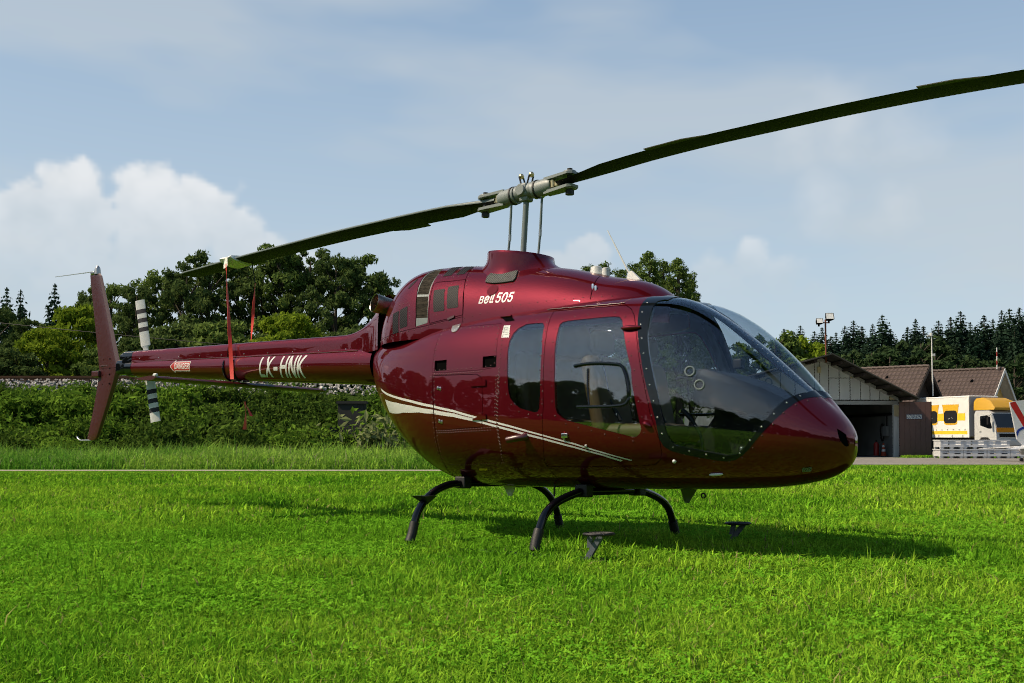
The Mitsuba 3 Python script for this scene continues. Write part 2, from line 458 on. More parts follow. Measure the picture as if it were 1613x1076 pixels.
# outlines of the panels and openings, as (s, v) on the hull and on the cowling
FB={
 'door':[(0.749,0.633),(0.921,0.637),(1.094,0.642),(1.262,0.652),(1.408,0.672),(1.482,0.642),(1.540,0.596),(1.582,0.536),(1.635,0.430),(1.667,0.342),(1.714,0.220),(1.768,0.025),(1.807,-0.065),(1.832,-0.141),(1.831,-0.230),(1.808,-0.274),(1.750,-0.319),(1.661,-0.332),(1.407,-0.347),(1.155,-0.362),(0.928,-0.376),(0.766,-0.382),(0.752,-0.354),(0.804,-0.194),(0.825,0.039),(0.815,0.300),(0.794,0.460),(0.768,0.556)],
 'dwin':[(0.889,0.531),(0.910,0.545),(0.961,0.553),(1.146,0.566),(1.369,0.585),(1.420,0.584),(1.457,0.562),(1.499,0.498),(1.532,0.438),(1.604,0.302),(1.616,0.224),(1.661,0.057),(1.696,-0.070),(1.684,-0.098),(1.655,-0.121),(1.624,-0.129),(1.492,-0.107),(1.249,-0.070),(1.054,-0.044),(1.000,-0.026),(0.959,-0.002),(0.939,0.034),(0.926,0.185),(0.921,0.275),(0.903,0.396),(0.894,0.475)],
 'rwin':[(0.708,0.540),(0.614,0.541),(0.537,0.535),(0.471,0.509),(0.437,0.475),(0.419,0.427),(0.423,0.371),(0.437,0.294),(0.454,0.174),(0.464,0.116),(0.485,0.075),(0.527,0.038),(0.588,0.012),(0.733,-0.006),(0.765,0.000),(0.784,0.022),(0.790,0.107),(0.786,0.266),(0.777,0.377),(0.735,0.523)],
 'wsout':[(1.636,0.791),(1.557,0.793),(1.533,0.763),(1.541,0.711),(1.550,0.657),(1.583,0.579),(1.607,0.523),(1.641,0.446),(1.675,0.371),(1.711,0.269),(1.773,0.110),(1.813,-0.018),(1.833,-0.131),(1.858,-0.179),(1.904,-0.209),(1.984,-0.235),(2.081,-0.258),(2.217,-0.287),(2.286,-0.299),(2.350,-0.287),(2.406,-0.245),(2.462,-0.181),(2.526,-0.075),(2.597,0.054),(2.661,0.185),(2.710,0.312),(2.750,0.444),(2.784,0.583),(2.807,0.720)],
 'wsin':[(1.727,0.746),(1.700,0.745),(1.656,0.723),(1.656,0.670),(1.681,0.569),(1.697,0.496),(1.734,0.401),(1.774,0.300),(1.816,0.184),(1.855,0.036),(1.891,-0.084),(1.917,-0.140),(1.954,-0.175),(2.049,-0.192),(2.186,-0.218),(2.295,-0.244),(2.365,-0.234),(2.414,-0.199),(2.466,-0.114),(2.522,-0.016),(2.583,0.118),(2.628,0.231),(2.667,0.336),(2.711,0.450),(2.734,0.532),(2.757,0.625)],
 'st1t':[(-1.342,-0.148),(-1.192,-0.142),(-0.990,-0.117),(-0.743,-0.085),(-0.435,-0.062),(-0.156,-0.060),(0.109,-0.077),(0.233,-0.085),(0.479,-0.106),(0.819,-0.147),(1.101,-0.186),(1.341,-0.235),(1.576,-0.288)],
 'st1b':[(-1.315,-0.173),(-1.197,-0.168),(-0.993,-0.138),(-0.745,-0.107),(-0.436,-0.082),(-0.157,-0.077),(0.108,-0.092),(0.232,-0.099),(0.478,-0.119),(0.817,-0.157),(1.098,-0.197),(1.337,-0.245),(1.562,-0.295)],
 'st2t':[(-1.261,-0.244),(-1.000,-0.180),(-0.749,-0.134),(-0.437,-0.098),(-0.157,-0.085),(0.075,-0.095),(0.231,-0.109),(0.476,-0.130),(0.815,-0.168),(1.095,-0.208),(1.335,-0.252),(1.491,-0.292)],
 'st2b':[(-1.222,-0.373),(-0.888,-0.235),(-0.645,-0.164),(-0.441,-0.131),(-0.160,-0.111),(0.073,-0.114),(0.230,-0.124),(0.474,-0.145),(0.811,-0.181),(1.091,-0.220),(1.330,-0.264),(1.472,-0.304)],
 'upanel':[(-0.483,0.540),(-0.466,0.429),(-0.449,0.286),(-0.438,0.183),(-0.107,0.218),(0.171,0.245),(0.317,0.267),(0.302,0.360),(0.269,0.486),(0.249,0.548)],
 'ldoor':[(-0.418,0.162),(-0.119,0.191),(0.103,0.209),(0.156,0.195),(0.172,0.171),(0.182,-0.000),(0.174,-0.140),(-0.086,-0.182),(-0.418,-0.250),(-0.410,-0.068)],
 'hole1':[(-0.424,0.271),(-0.269,0.288),(-0.258,0.215),(-0.415,0.195)],
 'hole2':[(0.158,0.326),(0.307,0.337),(0.320,0.267),(0.170,0.255)],
 'plate':[(0.293,0.532),(0.364,0.532),(0.405,0.448),(0.320,0.447)],
 'oval':[(-0.339,0.624),(-0.284,0.590),(-0.255,0.538),(-0.263,0.502),(-0.301,0.492),(-0.337,0.508),(-0.371,0.560),(-0.385,0.611)],
 'inlet':[(0.186,0.614),(0.308,0.610),(0.383,0.569),(0.288,0.563)],
 'tailline':[(-0.436,0.169),(-0.414,-0.068),(-0.425,-0.244),(-0.461,-0.409),(-0.493,-0.534),(-0.535,-0.663),(-0.557,-0.764)],
 'rvA':[(-0.419,0.171),(-0.105,0.205),(0.173,0.233)],
 'rvB':[(-0.421,-0.258),(-0.050,-0.187),(0.262,-0.141),(0.382,-0.129)],
 'rvB2':[(-0.419,-0.274),(-0.054,-0.203),(0.281,-0.156)],
 'rvC':[(0.352,0.268),(0.357,0.140),(0.354,0.012),(0.349,-0.116),(0.345,-0.247),(0.296,-0.403)],
 'rvC2':[(0.330,0.220),(0.325,0.053),(0.325,-0.075)],
 'rvD':[(-0.448,-0.554),(0.042,-0.443),(0.310,-0.402)],
 'rvE':[(0.330,-0.449),(0.976,-0.395),(1.562,-0.362),(2.062,-0.371)],
 'rvF':[(0.308,0.521),(0.346,0.395),(0.360,0.260),(0.366,0.098)],
 'hinge1':[(1.494,0.501),(1.500,0.525),(1.587,0.538),(1.615,0.524),(1.588,0.511)],
 'hinge2':[(1.707,-0.049),(1.768,-0.006),(1.778,-0.033),(1.712,-0.069)],
 'lh1':[(0.052,0.125),(0.179,0.180),(0.221,0.182),(0.224,0.141)],
 'lh2':[(0.066,-0.107),(0.163,-0.063),(0.228,-0.049),(0.233,-0.087)],
 'latch':[(1.024,-0.140)],
 'lock':[(1.204,-0.202)],
 'wlight':[(1.908,-0.295)],
 'bar':[(2.119,-0.433),(2.222,-0.430)],
 'ytag':[(-0.036,-0.501),(0.066,-0.485),(0.047,-0.509),(-0.056,-0.526)],
 'grip':[(0.626,-0.172)],
 'nosevent':[(2.751,-0.447),(2.809,-0.474),(2.793,-0.552),(2.741,-0.524)],
 'nosewin':[(2.987,0.278),(3.012,0.951),(3.026,-0.974),(3.018,-0.326),(3.007,0.081)],
 'vent':[(1.110,0.294),(1.501,0.320),(1.535,0.307),(1.593,0.165),(1.594,0.113),(1.563,0.083),(1.488,0.069),(1.140,0.049),(1.140,0.065)],
 'gutter':[(0.626,0.649),(0.908,0.652),(1.152,0.660),(1.392,0.684)],
 'nv2':[(2.735,0.319),(2.844,0.258)],
 'ltabs':[(-0.353,0.088),(-0.344,-0.157)],
}
FC={
 'g1':[(-1.179,0.331),(-1.083,0.339),(-1.052,0.102),(-1.145,0.089)],
 'g2':[(-1.067,0.341),(-0.964,0.366),(-0.932,0.150),(-1.038,0.134)],
 'g3':[(-0.673,0.492),(-0.544,0.496),(-0.482,0.268),(-0.610,0.266)],
 'g4':[(-0.513,0.516),(-0.396,0.528),(-0.328,0.291),(-0.453,0.286)],
 'g5':[(-0.658,0.649),(-0.562,0.658),(-0.570,0.758),(-0.711,0.844),(-0.664,0.727)],
 'g6':[(-0.506,0.659),(-0.421,0.674),(-0.423,0.752),(-0.518,0.737)],
 'gf':[(-0.087,0.527),(-0.130,0.618),(-0.160,0.705),(-0.141,0.740),(-0.022,0.761),(0.101,0.768),(0.143,0.718),(0.193,0.597),(0.189,0.552),(0.079,0.535),(-0.010,0.528)],
 'slot':[(-0.824,0.132),(-0.833,0.258),(-0.879,0.450),(-0.911,0.559),(-0.933,0.687),(-0.932,0.768),(-0.924,0.825),(-0.794,0.822),(-0.748,0.691),(-0.733,0.570),(-0.719,0.462),(-0.693,0.344),(-0.673,0.213),(-0.676,0.158)],
 'fab1':[(-0.879,0.472),(-0.895,0.557),(-0.918,0.680),(-0.916,0.761),(-0.896,0.806),(-0.792,0.807),(-0.756,0.685),(-0.748,0.571),(-0.732,0.475),(-0.730,0.457)],
 'fab2':[(-0.876,0.447),(-0.727,0.436),(-0.702,0.345),(-0.680,0.214),(-0.826,0.225)],
 'panelA':[(-0.692,0.437),(-0.715,0.560),(-0.688,0.581),(-0.507,0.580),(-0.356,0.597),(-0.325,0.496),(-0.281,0.315),(-0.266,0.211),(-0.467,0.176),(-0.644,0.152),(-0.662,0.212)],
 'frontline':[(0.936,0.775),(0.966,0.615),(0.993,0.458),(1.013,0.307)],
 'disc':[(0.003,0.458)],
 'logo':[(-0.122,0.315),(0.246,0.316),(0.222,0.407)],
 'tagp':[(-0.431,0.185),(-0.357,0.210),(-0.352,0.190),(-0.424,0.163)],
 'g7':[(-1.059,0.562),(-1.035,0.614),(-1.008,0.666),(-0.994,0.705),(-0.975,0.705),(-0.993,0.622),(-1.030,0.563)],
}


# ------------------------------------------------------------------ helicopter: parts
H = thing('helicopter', 'gloss maroon helicopter with white stripes parked on the lawn, rotor blade tied down', 'helicopter')
_wso = FB['wsout'] + [(2.808, .80), (2.80, 1.0), (1.70, 1.0), (1.66, .88)]
WSO = Polygon(_wso).buffer(0)
WSI = Polygon(FB['wsin'] + [(2.768, .74), (2.765, .85), (2.735, .945), (1.80, .945), (1.745, .86)]).buffer(0)
DOOR, DWIN, RWIN = rnd(FB['door']), rnd(FB['dwin']), rnd(FB['rwin'])
UPAN, LDOOR, H1, H2 = rnd(FB['upanel']), rnd(FB['ldoor']), rnd(FB['hole1']), rnd(FB['hole2'])
NWIN = Polygon([(2.962, .30), (3.004, .30), (3.013, .05), (3.0145, -.20), (3.006, -.20), (2.983, .02)])
G = 0.0045
ALL = sbox(-1.72, -1.0, 3.027, 1.0)
tailcone = LineString(FB['tailline'] + [(-.60, -1.0)]).buffer(0.003)
taillid = LineString([(-.436, .17), (-.45, .30), (-.466, .43), (-.485, .56), (-.50, .70)]).buffer(0.002)
seam = LineString([(.80, .70), (.79, .52), (.822, .28), (.83, .04), (.81, -.19), (.757, -.354), (.74, -.62)]).buffer(0.0022)
keel = LineString([(-.46, -.66), (.3, -.60), (1.0, -.555), (1.7, -.54), (2.3, -.56)]).buffer(0.0022)
HOLES = [DOOR.buffer(G), RWIN, WSO.buffer(-0.004), UPAN.buffer(G * .6), LDOOR.buffer(G), NWIN]
fus = ALL.difference(unary_union(HOLES + [H1, H2, tailcone, seam.difference(DOOR), keel]))
skin('fuselage', SB, fus, PAINT, H, side=0, edge=0.02)
# dark structure under the panel gaps
v, f, n = both(*[patch(SB, sbox(-1.70, -1, .36, 1).buffer(0), -0.022, s) for s in (1, -1)])
hput('inner_skin', (v, f), 'gap_black', H, normals=n)
lin = sbox(.36, -.97, 2.95, .99).difference(unary_union([DWIN.buffer(.012), RWIN.buffer(.012), WSO.buffer(-.03), NWIN]))
v, f, n = both(*[patch(SB, lin, -0.032, s) for s in (1, -1)])
hput('cabin_lining', (v, f), 'cabin_grey', H, normals=n)
for sd in (1, -1):
    skin('upper_panel', SB, UPAN.difference(unary_union([H1, H2])), PAINT, H, side=sd, edge=0.015)
    skin('baggage_door', SB, LDOOR, PAINT, H, side=sd, edge=0.015)
    for hh in (H1, H2): skin('vent_opening', SB, hh.buffer(.006), 'gap_black', H, off=-0.02, side=sd)
    skin('landing_light_window', SB, NWIN.buffer(.002), 'gap_black', H, off=-0.006, side=sd)
    d = skin('door', SB, DOOR.difference(DWIN), PAINT, H, side=sd, edge=0.03)
    w = skin('window', SB, DWIN.buffer(-.002), 'side_glass', d, off=-0.004, side=sd)
    w2 = skin('rear_window', SB, RWIN.buffer(-.002), 'side_glass', H, off=-0.004, side=sd)
    ws = skin('windscreen', SB, WSI.buffer(.004), 'glass', H, off=-0.003, side=sd)
    skin('windscreen_frame', SB, WSO.difference(WSI), 'frame_black', H, off=0.003, side=sd, edge=0.03)
    # sliding vent window in the door: rails and post
    vp = np.array(FB['vent'])
    def on(p, o=0.0): return SB(p[:, 0], p[:, 1]) * [1, sd, 1] + o * normal(SB, p[:, 0], p[:, 1]) * [1, sd, 1]
    rail = on(PC(np.r_[0, np.cumsum(np.linalg.norm(np.diff(vp, axis=0), axis=1))], vp)(np.linspace(0, np.linalg.norm(np.diff(vp, axis=0), axis=1).sum(), 40))[:-2], 0.006)
    hput('vent_rail', tube(rail, .0125, 8), 'frame_black', d, smooth=40)
    pst = on(np.array([(1.235, .285), (1.240, .18), (1.255, .066)]), 0.004)
    hput('vent_post', tube(pst, .008, 6), 'frame_black', d, smooth=40)
    # hinges, latch and lock of the door
    for hn in ('hinge1', 'hinge2'):
        q = np.array(FB[hn]); a0, a1 = q[:2].mean(0), q[2:4].mean(0)
        hput('hinge', tube(on(np.linspace(a0 - (.02, 0), a1 + (.03, 0), 7), .012), [.008, .018, .021, .021, .018, .014, .008], 10), PAINT, d, smooth=60)
    q = np.array([FB['latch'][0]]); c = on(q, .004)[0]
    hput('handle', cat_mesh([mv(rbx(-.030, .030, -.012, .012, -.020, .020, .006), c), mv(rbx(-.022, -.004, -.02 * sd - .008, -.02 * sd + .008 + .012, -.034, .034, .005), c)]), 'steel_bright', d, smooth=40)
    c = on(np.array([FB['lock'][0]]), .003)[0]
    hput('lock', mv(rbx(-.012, .012, -.006, .006, -.012, .012, .004), c), 'steel_dull', d, smooth=40)
    # air vents let into the windscreen
    for (a, b) in ((2.055, .335), (2.13, .262)):
        c = SB(a, b) * [1, sd, 1]; n0 = normal(SB, np.array([a]), np.array([b]))[0] * [1, sd, 1]
        u = np.cross(n0, [0, 0, 1.0]); u /= np.linalg.norm(u); w_ = np.cross(n0, u); an = np.linspace(0, 2 * np.pi, 25)
        ring = c + .006 * n0 + .034 * (np.cos(an)[:, None] * u + np.sin(an)[:, None] * w_)
        hput('air_vent', tube(ring, .006, 7, False), 'mast_grey', ws, smooth=True)

# white stripes
for a, b in (('st1t', 'st1b'), ('st2t', 'st2b')):
    p = Polygon(FB[a] + FB[b][::-1]).buffer(0)
    p = max(getattr(p, 'geoms', [p]), key=lambda g: g.area)
    for sd in (1, -1):
        skin('stripe', SB, p.difference(unary_union([DOOR.boundary.buffer(.004), LDOOR.boundary.buffer(.004), tailcone])), 'stripe_white', H, off=0.0012, side=sd)


# rivets: one mesh of low domes for the hull, one for the screws of the windscreen frames
DOME = (np.array([[0, 0, 1.0]] + [[math.cos(a), math.sin(a), 0] for a in np.arange(6) * math.pi / 3] + [[.7 * math.cos(a), .7 * math.sin(a), .7] for a in np.arange(6) * math.pi / 3]),
        np.array([[0, 7 + i, 7 + (i + 1) % 6] for i in range(6)] + [[7 + i, 1 + i, 1 + (i + 1) % 6] for i in range(6)] + [[7 + i, 1 + (i + 1) % 6, 7 + (i + 1) % 6] for i in range(6)]))


def domes(pts, nrm, r, h):
    vs, fs = [], []
    for k, (p, n) in enumerate(zip(pts, nrm)):
        u = np.cross(n, [.3, .2, .93]); u /= np.linalg.norm(u); w = np.cross(n, u)
        vs.append(p + DOME[0][:, :1] * r * u + DOME[0][:, 1:2] * r * w + DOME[0][:, 2:] * h * n); fs.append(DOME[1] + 13 * k)
    return np.vstack(vs), np.vstack(fs)


def along(F, pts, step, side=(1, -1)):
    p = np.array(pts, float); q = F(p[:, 0], p[:, 1])
    fine = np.vstack([np.linspace(p[i], p[i + 1], 30) for i in range(len(p) - 1)]); Q = F(fine[:, 0], fine[:, 1])
    d = np.r_[0, np.cumsum(np.linalg.norm(np.diff(Q, axis=0), axis=1))]; t = np.arange(step / 2, d[-1], step)
    c = np.stack([np.interp(t, d, fine[:, 0]), np.interp(t, d, fine[:, 1])], 1)
    P, N = F(c[:, 0], c[:, 1]), normal(F, c[:, 0], c[:, 1])
    return [(P * [1, s, 1], N * [1, s, 1]) for s in side]


RV = []
def ringpts(poly, d): return list(poly.buffer(d).exterior.coords)
for k, st in (('rvA', .03), ('rvB', .032), ('rvB2', .032), ('rvC', .03), ('rvC2', .032), ('rvD', .03), ('rvE', .034), ('rvF', .04)): RV += along(SB, FB[k], st)
RV += along(SB, [(a - .018, b) for a, b in FB['tailline']], .045) + along(SB, [(a + .022, b) for a, b in FB['tailline']], .04)
RV += along(SB, ringpts(DWIN, .026), .12) + along(SB, ringpts(RWIN, .024), .10) + along(SB, ringpts(UPAN, -.014), .055) + along(SB, [(.30 + .05, .25), (.34, .0), (.335, -.3)], .03)
RV += along(SB, [(1.625, .50), (1.66, .38), (1.72, .22), (1.79, -.02)], .10) + along(SB, [(.74, .62), (.76, .40), (.81, .10), (.80, -.10)], .12) + along(SB, [(1.95, -.225), (2.2, -.305), (2.36, -.31), (2.47, -.20), (2.62, .07), (2.74, .36), (2.81, .60), (2.815, .95)], .11)
P, N = np.vstack([r[0] for r in RV]), np.vstack([r[1] for r in RV])
hput('rivets', domes(P, N, .0074, .0046), 'paint_maroon_soft', H, smooth=True, kind='stuff')
mid = WSO.difference(WSI)
sc_ = along(SB, [(1.60, .74), (1.575, .69), (1.60, .60), (1.66, .47), (1.725, .32), (1.80, .10), (1.855, -.09), (1.93, -.188), (2.1, -.225), (2.29, -.268), (2.41, -.217), (2.50, -.06), (2.60, .12), (2.70, .37), (2.772, .60)], .125) + along(SB, [(1.80, .968), (2.2, .968), (2.72, .968)], .055)
P, N = np.vstack([r[0] for r in sc_]), np.vstack([r[1] for r in sc_])
hput('frame_screws', domes(P + .003 * N, N, .0070, .004), 'steel_dull', H, smooth=True, kind='stuff')

# small things on the hull
for sd in (1, -1):
    if sd > 0:
        pl = rnd(FB['plate']); skin('data_plate', SB, pl, 'stripe_white', H, off=.002, side=1)
        rows = unary_union([LineString([(.30 + .006 * k, .515 - .0125 * k), (.355 + .008 * k, .515 - .0125 * k)]).buffer(.0022) for k in range(5)])
        skin('plate_print', SB, rows.intersection(pl.buffer(-.004)), 'mast_grey', H, off=.0032, side=1)
        skin('filler_cap', SB, rnd(FB['oval'], .01), 'steel_dull', H, off=.006, side=1, edge=.008)
        RVc = along(SB, ringpts(rnd(FB['oval'], .01), -.016), .03, (1,)); hput('cap_screws', domes(RVc[0][0] + .006 * RVc[0][1], RVc[0][1], .005, .004), 'steel_bright', H, smooth=True, kind='stuff')
    ip = Polygon(FB['inlet']).buffer(0); skin('air_scoop', SB, ip, 'gap_black', H, off=.002, side=sd)
    q = SB(*np.array(FB['inlet'])[:2].T) * [1, sd, 1]; n0 = normal(SB, np.array([.25]), np.array([.61]))[0] * [1, sd, 1]
    hput('scoop_lip', tube(q + .008 * n0, .011, 8), PAINT, H, smooth=60)
    for hn in ('lh1', 'lh2'):
        skin('baggage_hinge', SB, rnd(FB[hn]), PAINT, H, off=.012, side=sd, edge=.014)
    for hn in FB['ltabs']:
        for o in (0, .03):
            c = SB(hn[0] + o, hn[1] - .012) * [1, sd, 1]; hput('latch_tab', mv(rbx(-.010, .010, -.010, .010, -.016, .016, .006), c), 'steel_bright', H, smooth=50)
    c = SB(*FB['wlight'][0]) * [1, sd, 1]; hput('white_knob', mv(tri_of(__import__('manifold3d').Manifold.sphere(.016, 14)), c), 'white_gloss', H, smooth=True)
    q = SB(np.linspace(2.119, 2.222, 6), np.linspace(-.433, -.430, 6)) * [1, sd, 1]; nn = normal(SB, np.linspace(2.119, 2.222, 6), np.linspace(-.433, -.43, 6)) * [1, sd, 1]
    hput('step_light', tube(q + .006 * nn, [.004, .011, .012, .012, .011, .004], 8), 'white_gloss', H, smooth=60)
    skin('yellow_tag', SB, Polygon(FB['ytag']).buffer(0), bsdf('tag_yellow', two({'type': 'diffuse', 'reflectance': rgb(.62, .40, .03)})) if 'tag_yellow' not in scene else 'tag_yellow', H, off=.002, side=sd)
    c = SB(*FB['grip'][0]) * [1, sd, 1]; n0 = normal(SB, np.array([FB['grip'][0][0]]), np.array([FB['grip'][0][1]]))[0] * [1, sd, 1]
    hput('fuel_filler', tube([c - .01 * n0, c + .03 * n0, c + .06 * n0 - np.array([.05, 0, .0]), c + .065 * n0 - np.array([.13, 0, .01])], [.035, .026, .028, .026], 14), 'paint_maroon_soft', H, smooth=50)
    skin('nose_grille', SB, rnd(FB['nosevent'], .01), 'mast_grey', H, off=.002, side=sd)
    k = np.linspace(0, 1, 5)
    hl = [SB(2.752 + .011 * i, -.462 - .024 * j) * [1, sd, 1] for i in range(5) for j in range(3)]
    nl = [normal(SB, np.array([2.752 + .011 * i]), np.array([-.462 - .024 * j]))[0] * [1, sd, 1] for i in range(5) for j in range(3)]
    hput('grille_holes', domes(np.array(hl) + .0025 * np.array(nl), nl, .0042, .001), 'gap_black', H, kind='stuff')
    gp = np.array(FB['gutter']) + [0, .006]; fine = PC(gp[:, 0], gp[:, 1])(np.linspace(.66, 1.39, 24)); ss = np.linspace(.66, 1.39, 24)
    hput('rain_gutter', tube(SB(ss, fine) * [1, sd, 1] + .004 * normal(SB, ss, fine) * [1, sd, 1], .006, 6), 'paint_maroon_soft', H, smooth=60)
    q = np.array([(1.03, -.345), (1.3, -.335), (1.6, -.322)])

# ---- cowling
def CL(t): return t


grl = bsdf('grille_mesh', two({'type': 'principled', 'roughness': 0.6, 'specular': 0.15, 'base_color': proc(lambda p, n, uv: mix((.002, .002, .003), (.030, .030, .034), smoothstep(.35, .75, .5 + .5 * dr.sin((p.x * 1.25 + p.z) * 6.2832 / .024)) * smoothstep(.2, .5, .5 + .5 * dr.sin((p.x * 1.25 - p.z) * 6.2832 / .016))))}))
bsdf('screen_mesh', two({'type': 'principled', 'roughness': 0.6, 'specular': 0.2, 'base_color': proc(lambda p, n, uv: mix((.004, .005, .005), (.14, .15, .14), noise(p.x * 5 + 3, p.y * 5, p.z * 9) * smoothstep(.3, .7, .5 + .5 * dr.sin((p.x * 1.25 + p.z) * 6.2832 / .022))))}))
fabm = bsdf('filter_fabric', two({'type': 'principled', 'roughness': 0.9, 'specular': 0.1, 'base_color': proc(lambda p, n, uv: mix((.004, .004, .003), (.040, .034, .026), noise(p.x * 25, p.y * 25, p.z * 110)))}))
CP = sbox(-1.60, 0, 1.60, 1.0)
slot = rnd(FC['slot']); pA = rnd(FC['panelA']); fl = LineString([(.925, .95), (.93, .86)] + FC['frontline']).buffer(.0035)
flT = LineString([(-.257, .13), (-.275, .33), (-.325, .496), (-.36, .60), (-.42, .80), (-.43, 1)]).buffer(.0028)
low = LineString([(-1.5, .075), (-1.2, .085), (-.7, .13), (-.27, .19)]).buffer(.003)
cow = CP.difference(unary_union([slot, fl, flT, pA.boundary.buffer(.0035), low]))
cw = skin('cowling', SC, cow, PAINT, H, side=0, edge=.008)
v, f, n = both(*[patch(SC, CP, -.012, s) for s in (1, -1)]); hput('cowling_underside', (v, f), 'gap_black', H, normals=n)
for sd in (1, -1):
    for g in ('g1', 'g2', 'g3', 'g4', 'g5', 'g6', 'gf', 'g7'):
        pg = rnd(FC[g], .012)
        if g == 'gf': pg = Polygon([(-.11, .55), (-.13, .62), (-.12, .70), (-.09, .735), (.10, .755), (.15, .71), (.19, .60), (.185, .555), (.08, .54), (-.02, .535)]).buffer(-.01).buffer(.01)
        if g == 'g5': pg = Polygon([(-.658, .649), (-.562, .658), (-.572, .80), (-.60, .86), (-.705, .85), (-.668, .727)])
        if g == 'g6': pg = Polygon([(-.506, .659), (-.421, .674), (-.425, .80), (-.45, .85), (-.545, .85), (-.52, .74)])
        skin('grille', SC, pg, 'grille_mesh' if g != 'gf' else 'screen_mesh', H, off=.0025 if g != 'gf' else .014, side=sd, edge=0 if g != 'gf' else .02)
        if g != 'gf' and g != 'g7':
            q = along(SC, ringpts(pg, .028), .055, (sd,)); hput('grille_rivets', domes(q[0][0], q[0][1], .0042, .0026), 'paint_maroon_soft', H, smooth=True, kind='stuff')
    skin('filter_frame', SC, slot.buffer(-.004).difference(unary_union([rnd(FC['fab1']), rnd(FC['fab2'])])), 'mast_grey', H, off=-.004, side=sd, edge=.01)
    skin('filter', SC, unary_union([rnd(FC['fab1']), rnd(FC['fab2'])]), 'filter_fabric', H, off=-.008, side=sd)
    skin('latch_handle', SC, rnd(FC['tagp']), 'paint_maroon_soft', H, off=.012, side=sd, edge=.012)
q = along(SC, [(-1.5, .06), (-1.2, .07), (-.7, .112), (-.27, .172), (.3, .27), (.75, .315), (1.2, .36)], .085)
q += along(SC, [(-.30, .50), (-.335, .60), (-.40, .80)], .06) + along(SC, [(-1.12, .40), (-.95, .40), (-.90, .18)], .06) + along(SC, [(-.155, .74), (-.02, .785), (.11, .79), (.17, .70), (.215, .59), (.2, .53), (.05, .51), (-.07, .505)], .035)
hput('cowling_rivets', domes(np.vstack([a[0] for a in q]), np.vstack([a[1] for a in q]), 0.0062, .0042), 'paint_maroon_soft', H, smooth=True, kind='stuff')
c = SC(*FC['disc'][0]); n0 = normal(SC, np.array([FC['disc'][0][0]]), np.array([FC['disc'][0][1]]))[0]
hput('round_cap', tube([c - .004 * n0, c + .006 * n0], .055, 24), bsdf('disc_red', two({'type': 'plastic', 'diffuse_reflectance': rgb(.10, .004, .006)})), H)  # flat dark red disc below the oval screen
for a, b in ((.985, .49), (1.02, .46)):
    c = SC(a, b); hput('cowl_catch', mv(rbx(-.010, .010, -.01, .01, -.03, .03, .006), c), 'steel_bright', H, smooth=50)

# lettering on the cowling: 505 in upright bold, the maker's word in slanted capitals-height script with cut lines
def onto(F, poly, o, u, w, m, name, off=.0015, side=1):
    """Polygon in metres -> (s, v): origin o, per metre u along and w up."""
    skin(name, F, shapely.affinity.affine_transform(poly, [u[0], w[0], u[1], w[1], o[0], o[1]]), m, H, off=off, side=side)


_B = shapely.affinity.scale(text_poly('B', .084, True), 1.14, 1, origin=(0, 0)); _e = shapely.affinity.translate(text_poly('e', .112, True), _B.bounds[2] + .004, 0); _l = [shapely.affinity.translate(text_poly('l', .112, True), _e.bounds[2] + .008 + .034 * k, 0) for k in (0, 1)]
word = unary_union([_B, _e, *_l]).difference(unary_union([LineString([(-.1, .036), (_e.bounds[2] + .01, .040)]).buffer(.0016), LineString([(_l[0].bounds[0] - .01, .024), (.4, .026)]).buffer(.0030)]))
num = shapely.affinity.translate(text_poly('505', .115, True), word.bounds[2] + .018, 0)
lg = shapely.affinity.affine_transform(unary_union([word, num]), [1, .22, 0, 1, 0, 0])
sx = .375 / lg.bounds[2]
for sd in (1,):
    onto(SC, lg, (-.118, .318), (sx, -.004), (-.06, .93), 'stripe_white', 'lettering', side=sd)

# ---- rotor mast fairing
def cowl_z(s, y):
    zt, w, n = [float(f(np.clip(s, -1.6, 1.6))) for f in _g]; return ZC + (zt - ZC) * max(0, 1 - min(1, abs(y) / w) ** n) ** (1 / n)


R = []; tt = np.arange(72) * np.pi / 36; ztop = lambda s: 2.552 - .12 * (s + .035)
for u in (1.0, .9, .8, .7, .6, .5, .4, .3, .2, .1, .05):
    ring = []
    for a in tt:
        fr = max(0, math.cos(a)) ** 1.5; rb = .365 + .50 * fr; r_ = .301 + (rb - .301) * u ** (3.4 - 1.5 * fr)
        sb, yb = -.035 + rb * math.cos(a), rb * math.sin(a); zb = cowl_z(sb, yb) - .012; s_, y_ = -.035 + r_ * math.cos(a), r_ * math.sin(a)
        ring.append((s_, y_, ztop(s_) - .004 - (ztop(s_) - .004 - zb) * u))
    R.append(ring)
for r_, dz in ((.298, 0), (.29, .004), (.27, .005), (.24, .0), (.22, -.03), (.02, -.05)): R.append([(-.035 + r_ * math.cos(a), r_ * math.sin(a), ztop(-.035 + r_ * math.cos(a)) + dz) for a in tt])
hput('mast_fairing', loft(np.array(R)), PAINT, H, smooth=50)

# ---- exhaust
e0, e1 = np.array([-1.415, .08, 2.145]), np.array([-1.525, .398, 2.215]); d = (e1 - e0) / np.linalg.norm(e1 - e0)
r0 = .098
vo = loft([*[None] * 0, *[(lambda a, b: np.array([e0 + d * a + b * (math.cos(t) * np.cross(d, [0, 0, 1]) / np.linalg.norm(np.cross(d, [0, 0, 1])) + math.sin(t) * np.cross(np.cross(d, [0, 0, 1]) / np.linalg.norm(np.cross(d, [0, 0, 1])), d)) for t in np.arange(32) * np.pi / 16]))(a, b) for a, b in ((0, .084), (.10, .085), (.24, .087), (.332, .091), (.335, .089), (.332, .085), (.25, .081), (.05, .079))]], caps=False)
hput('exhaust_pipe', vo, 'exhaust_steel', H, smooth=50)
hput('exhaust_plug', tube([e0 + d * .06, e0 + d * .062], .09, 24), 'gap_black', H)

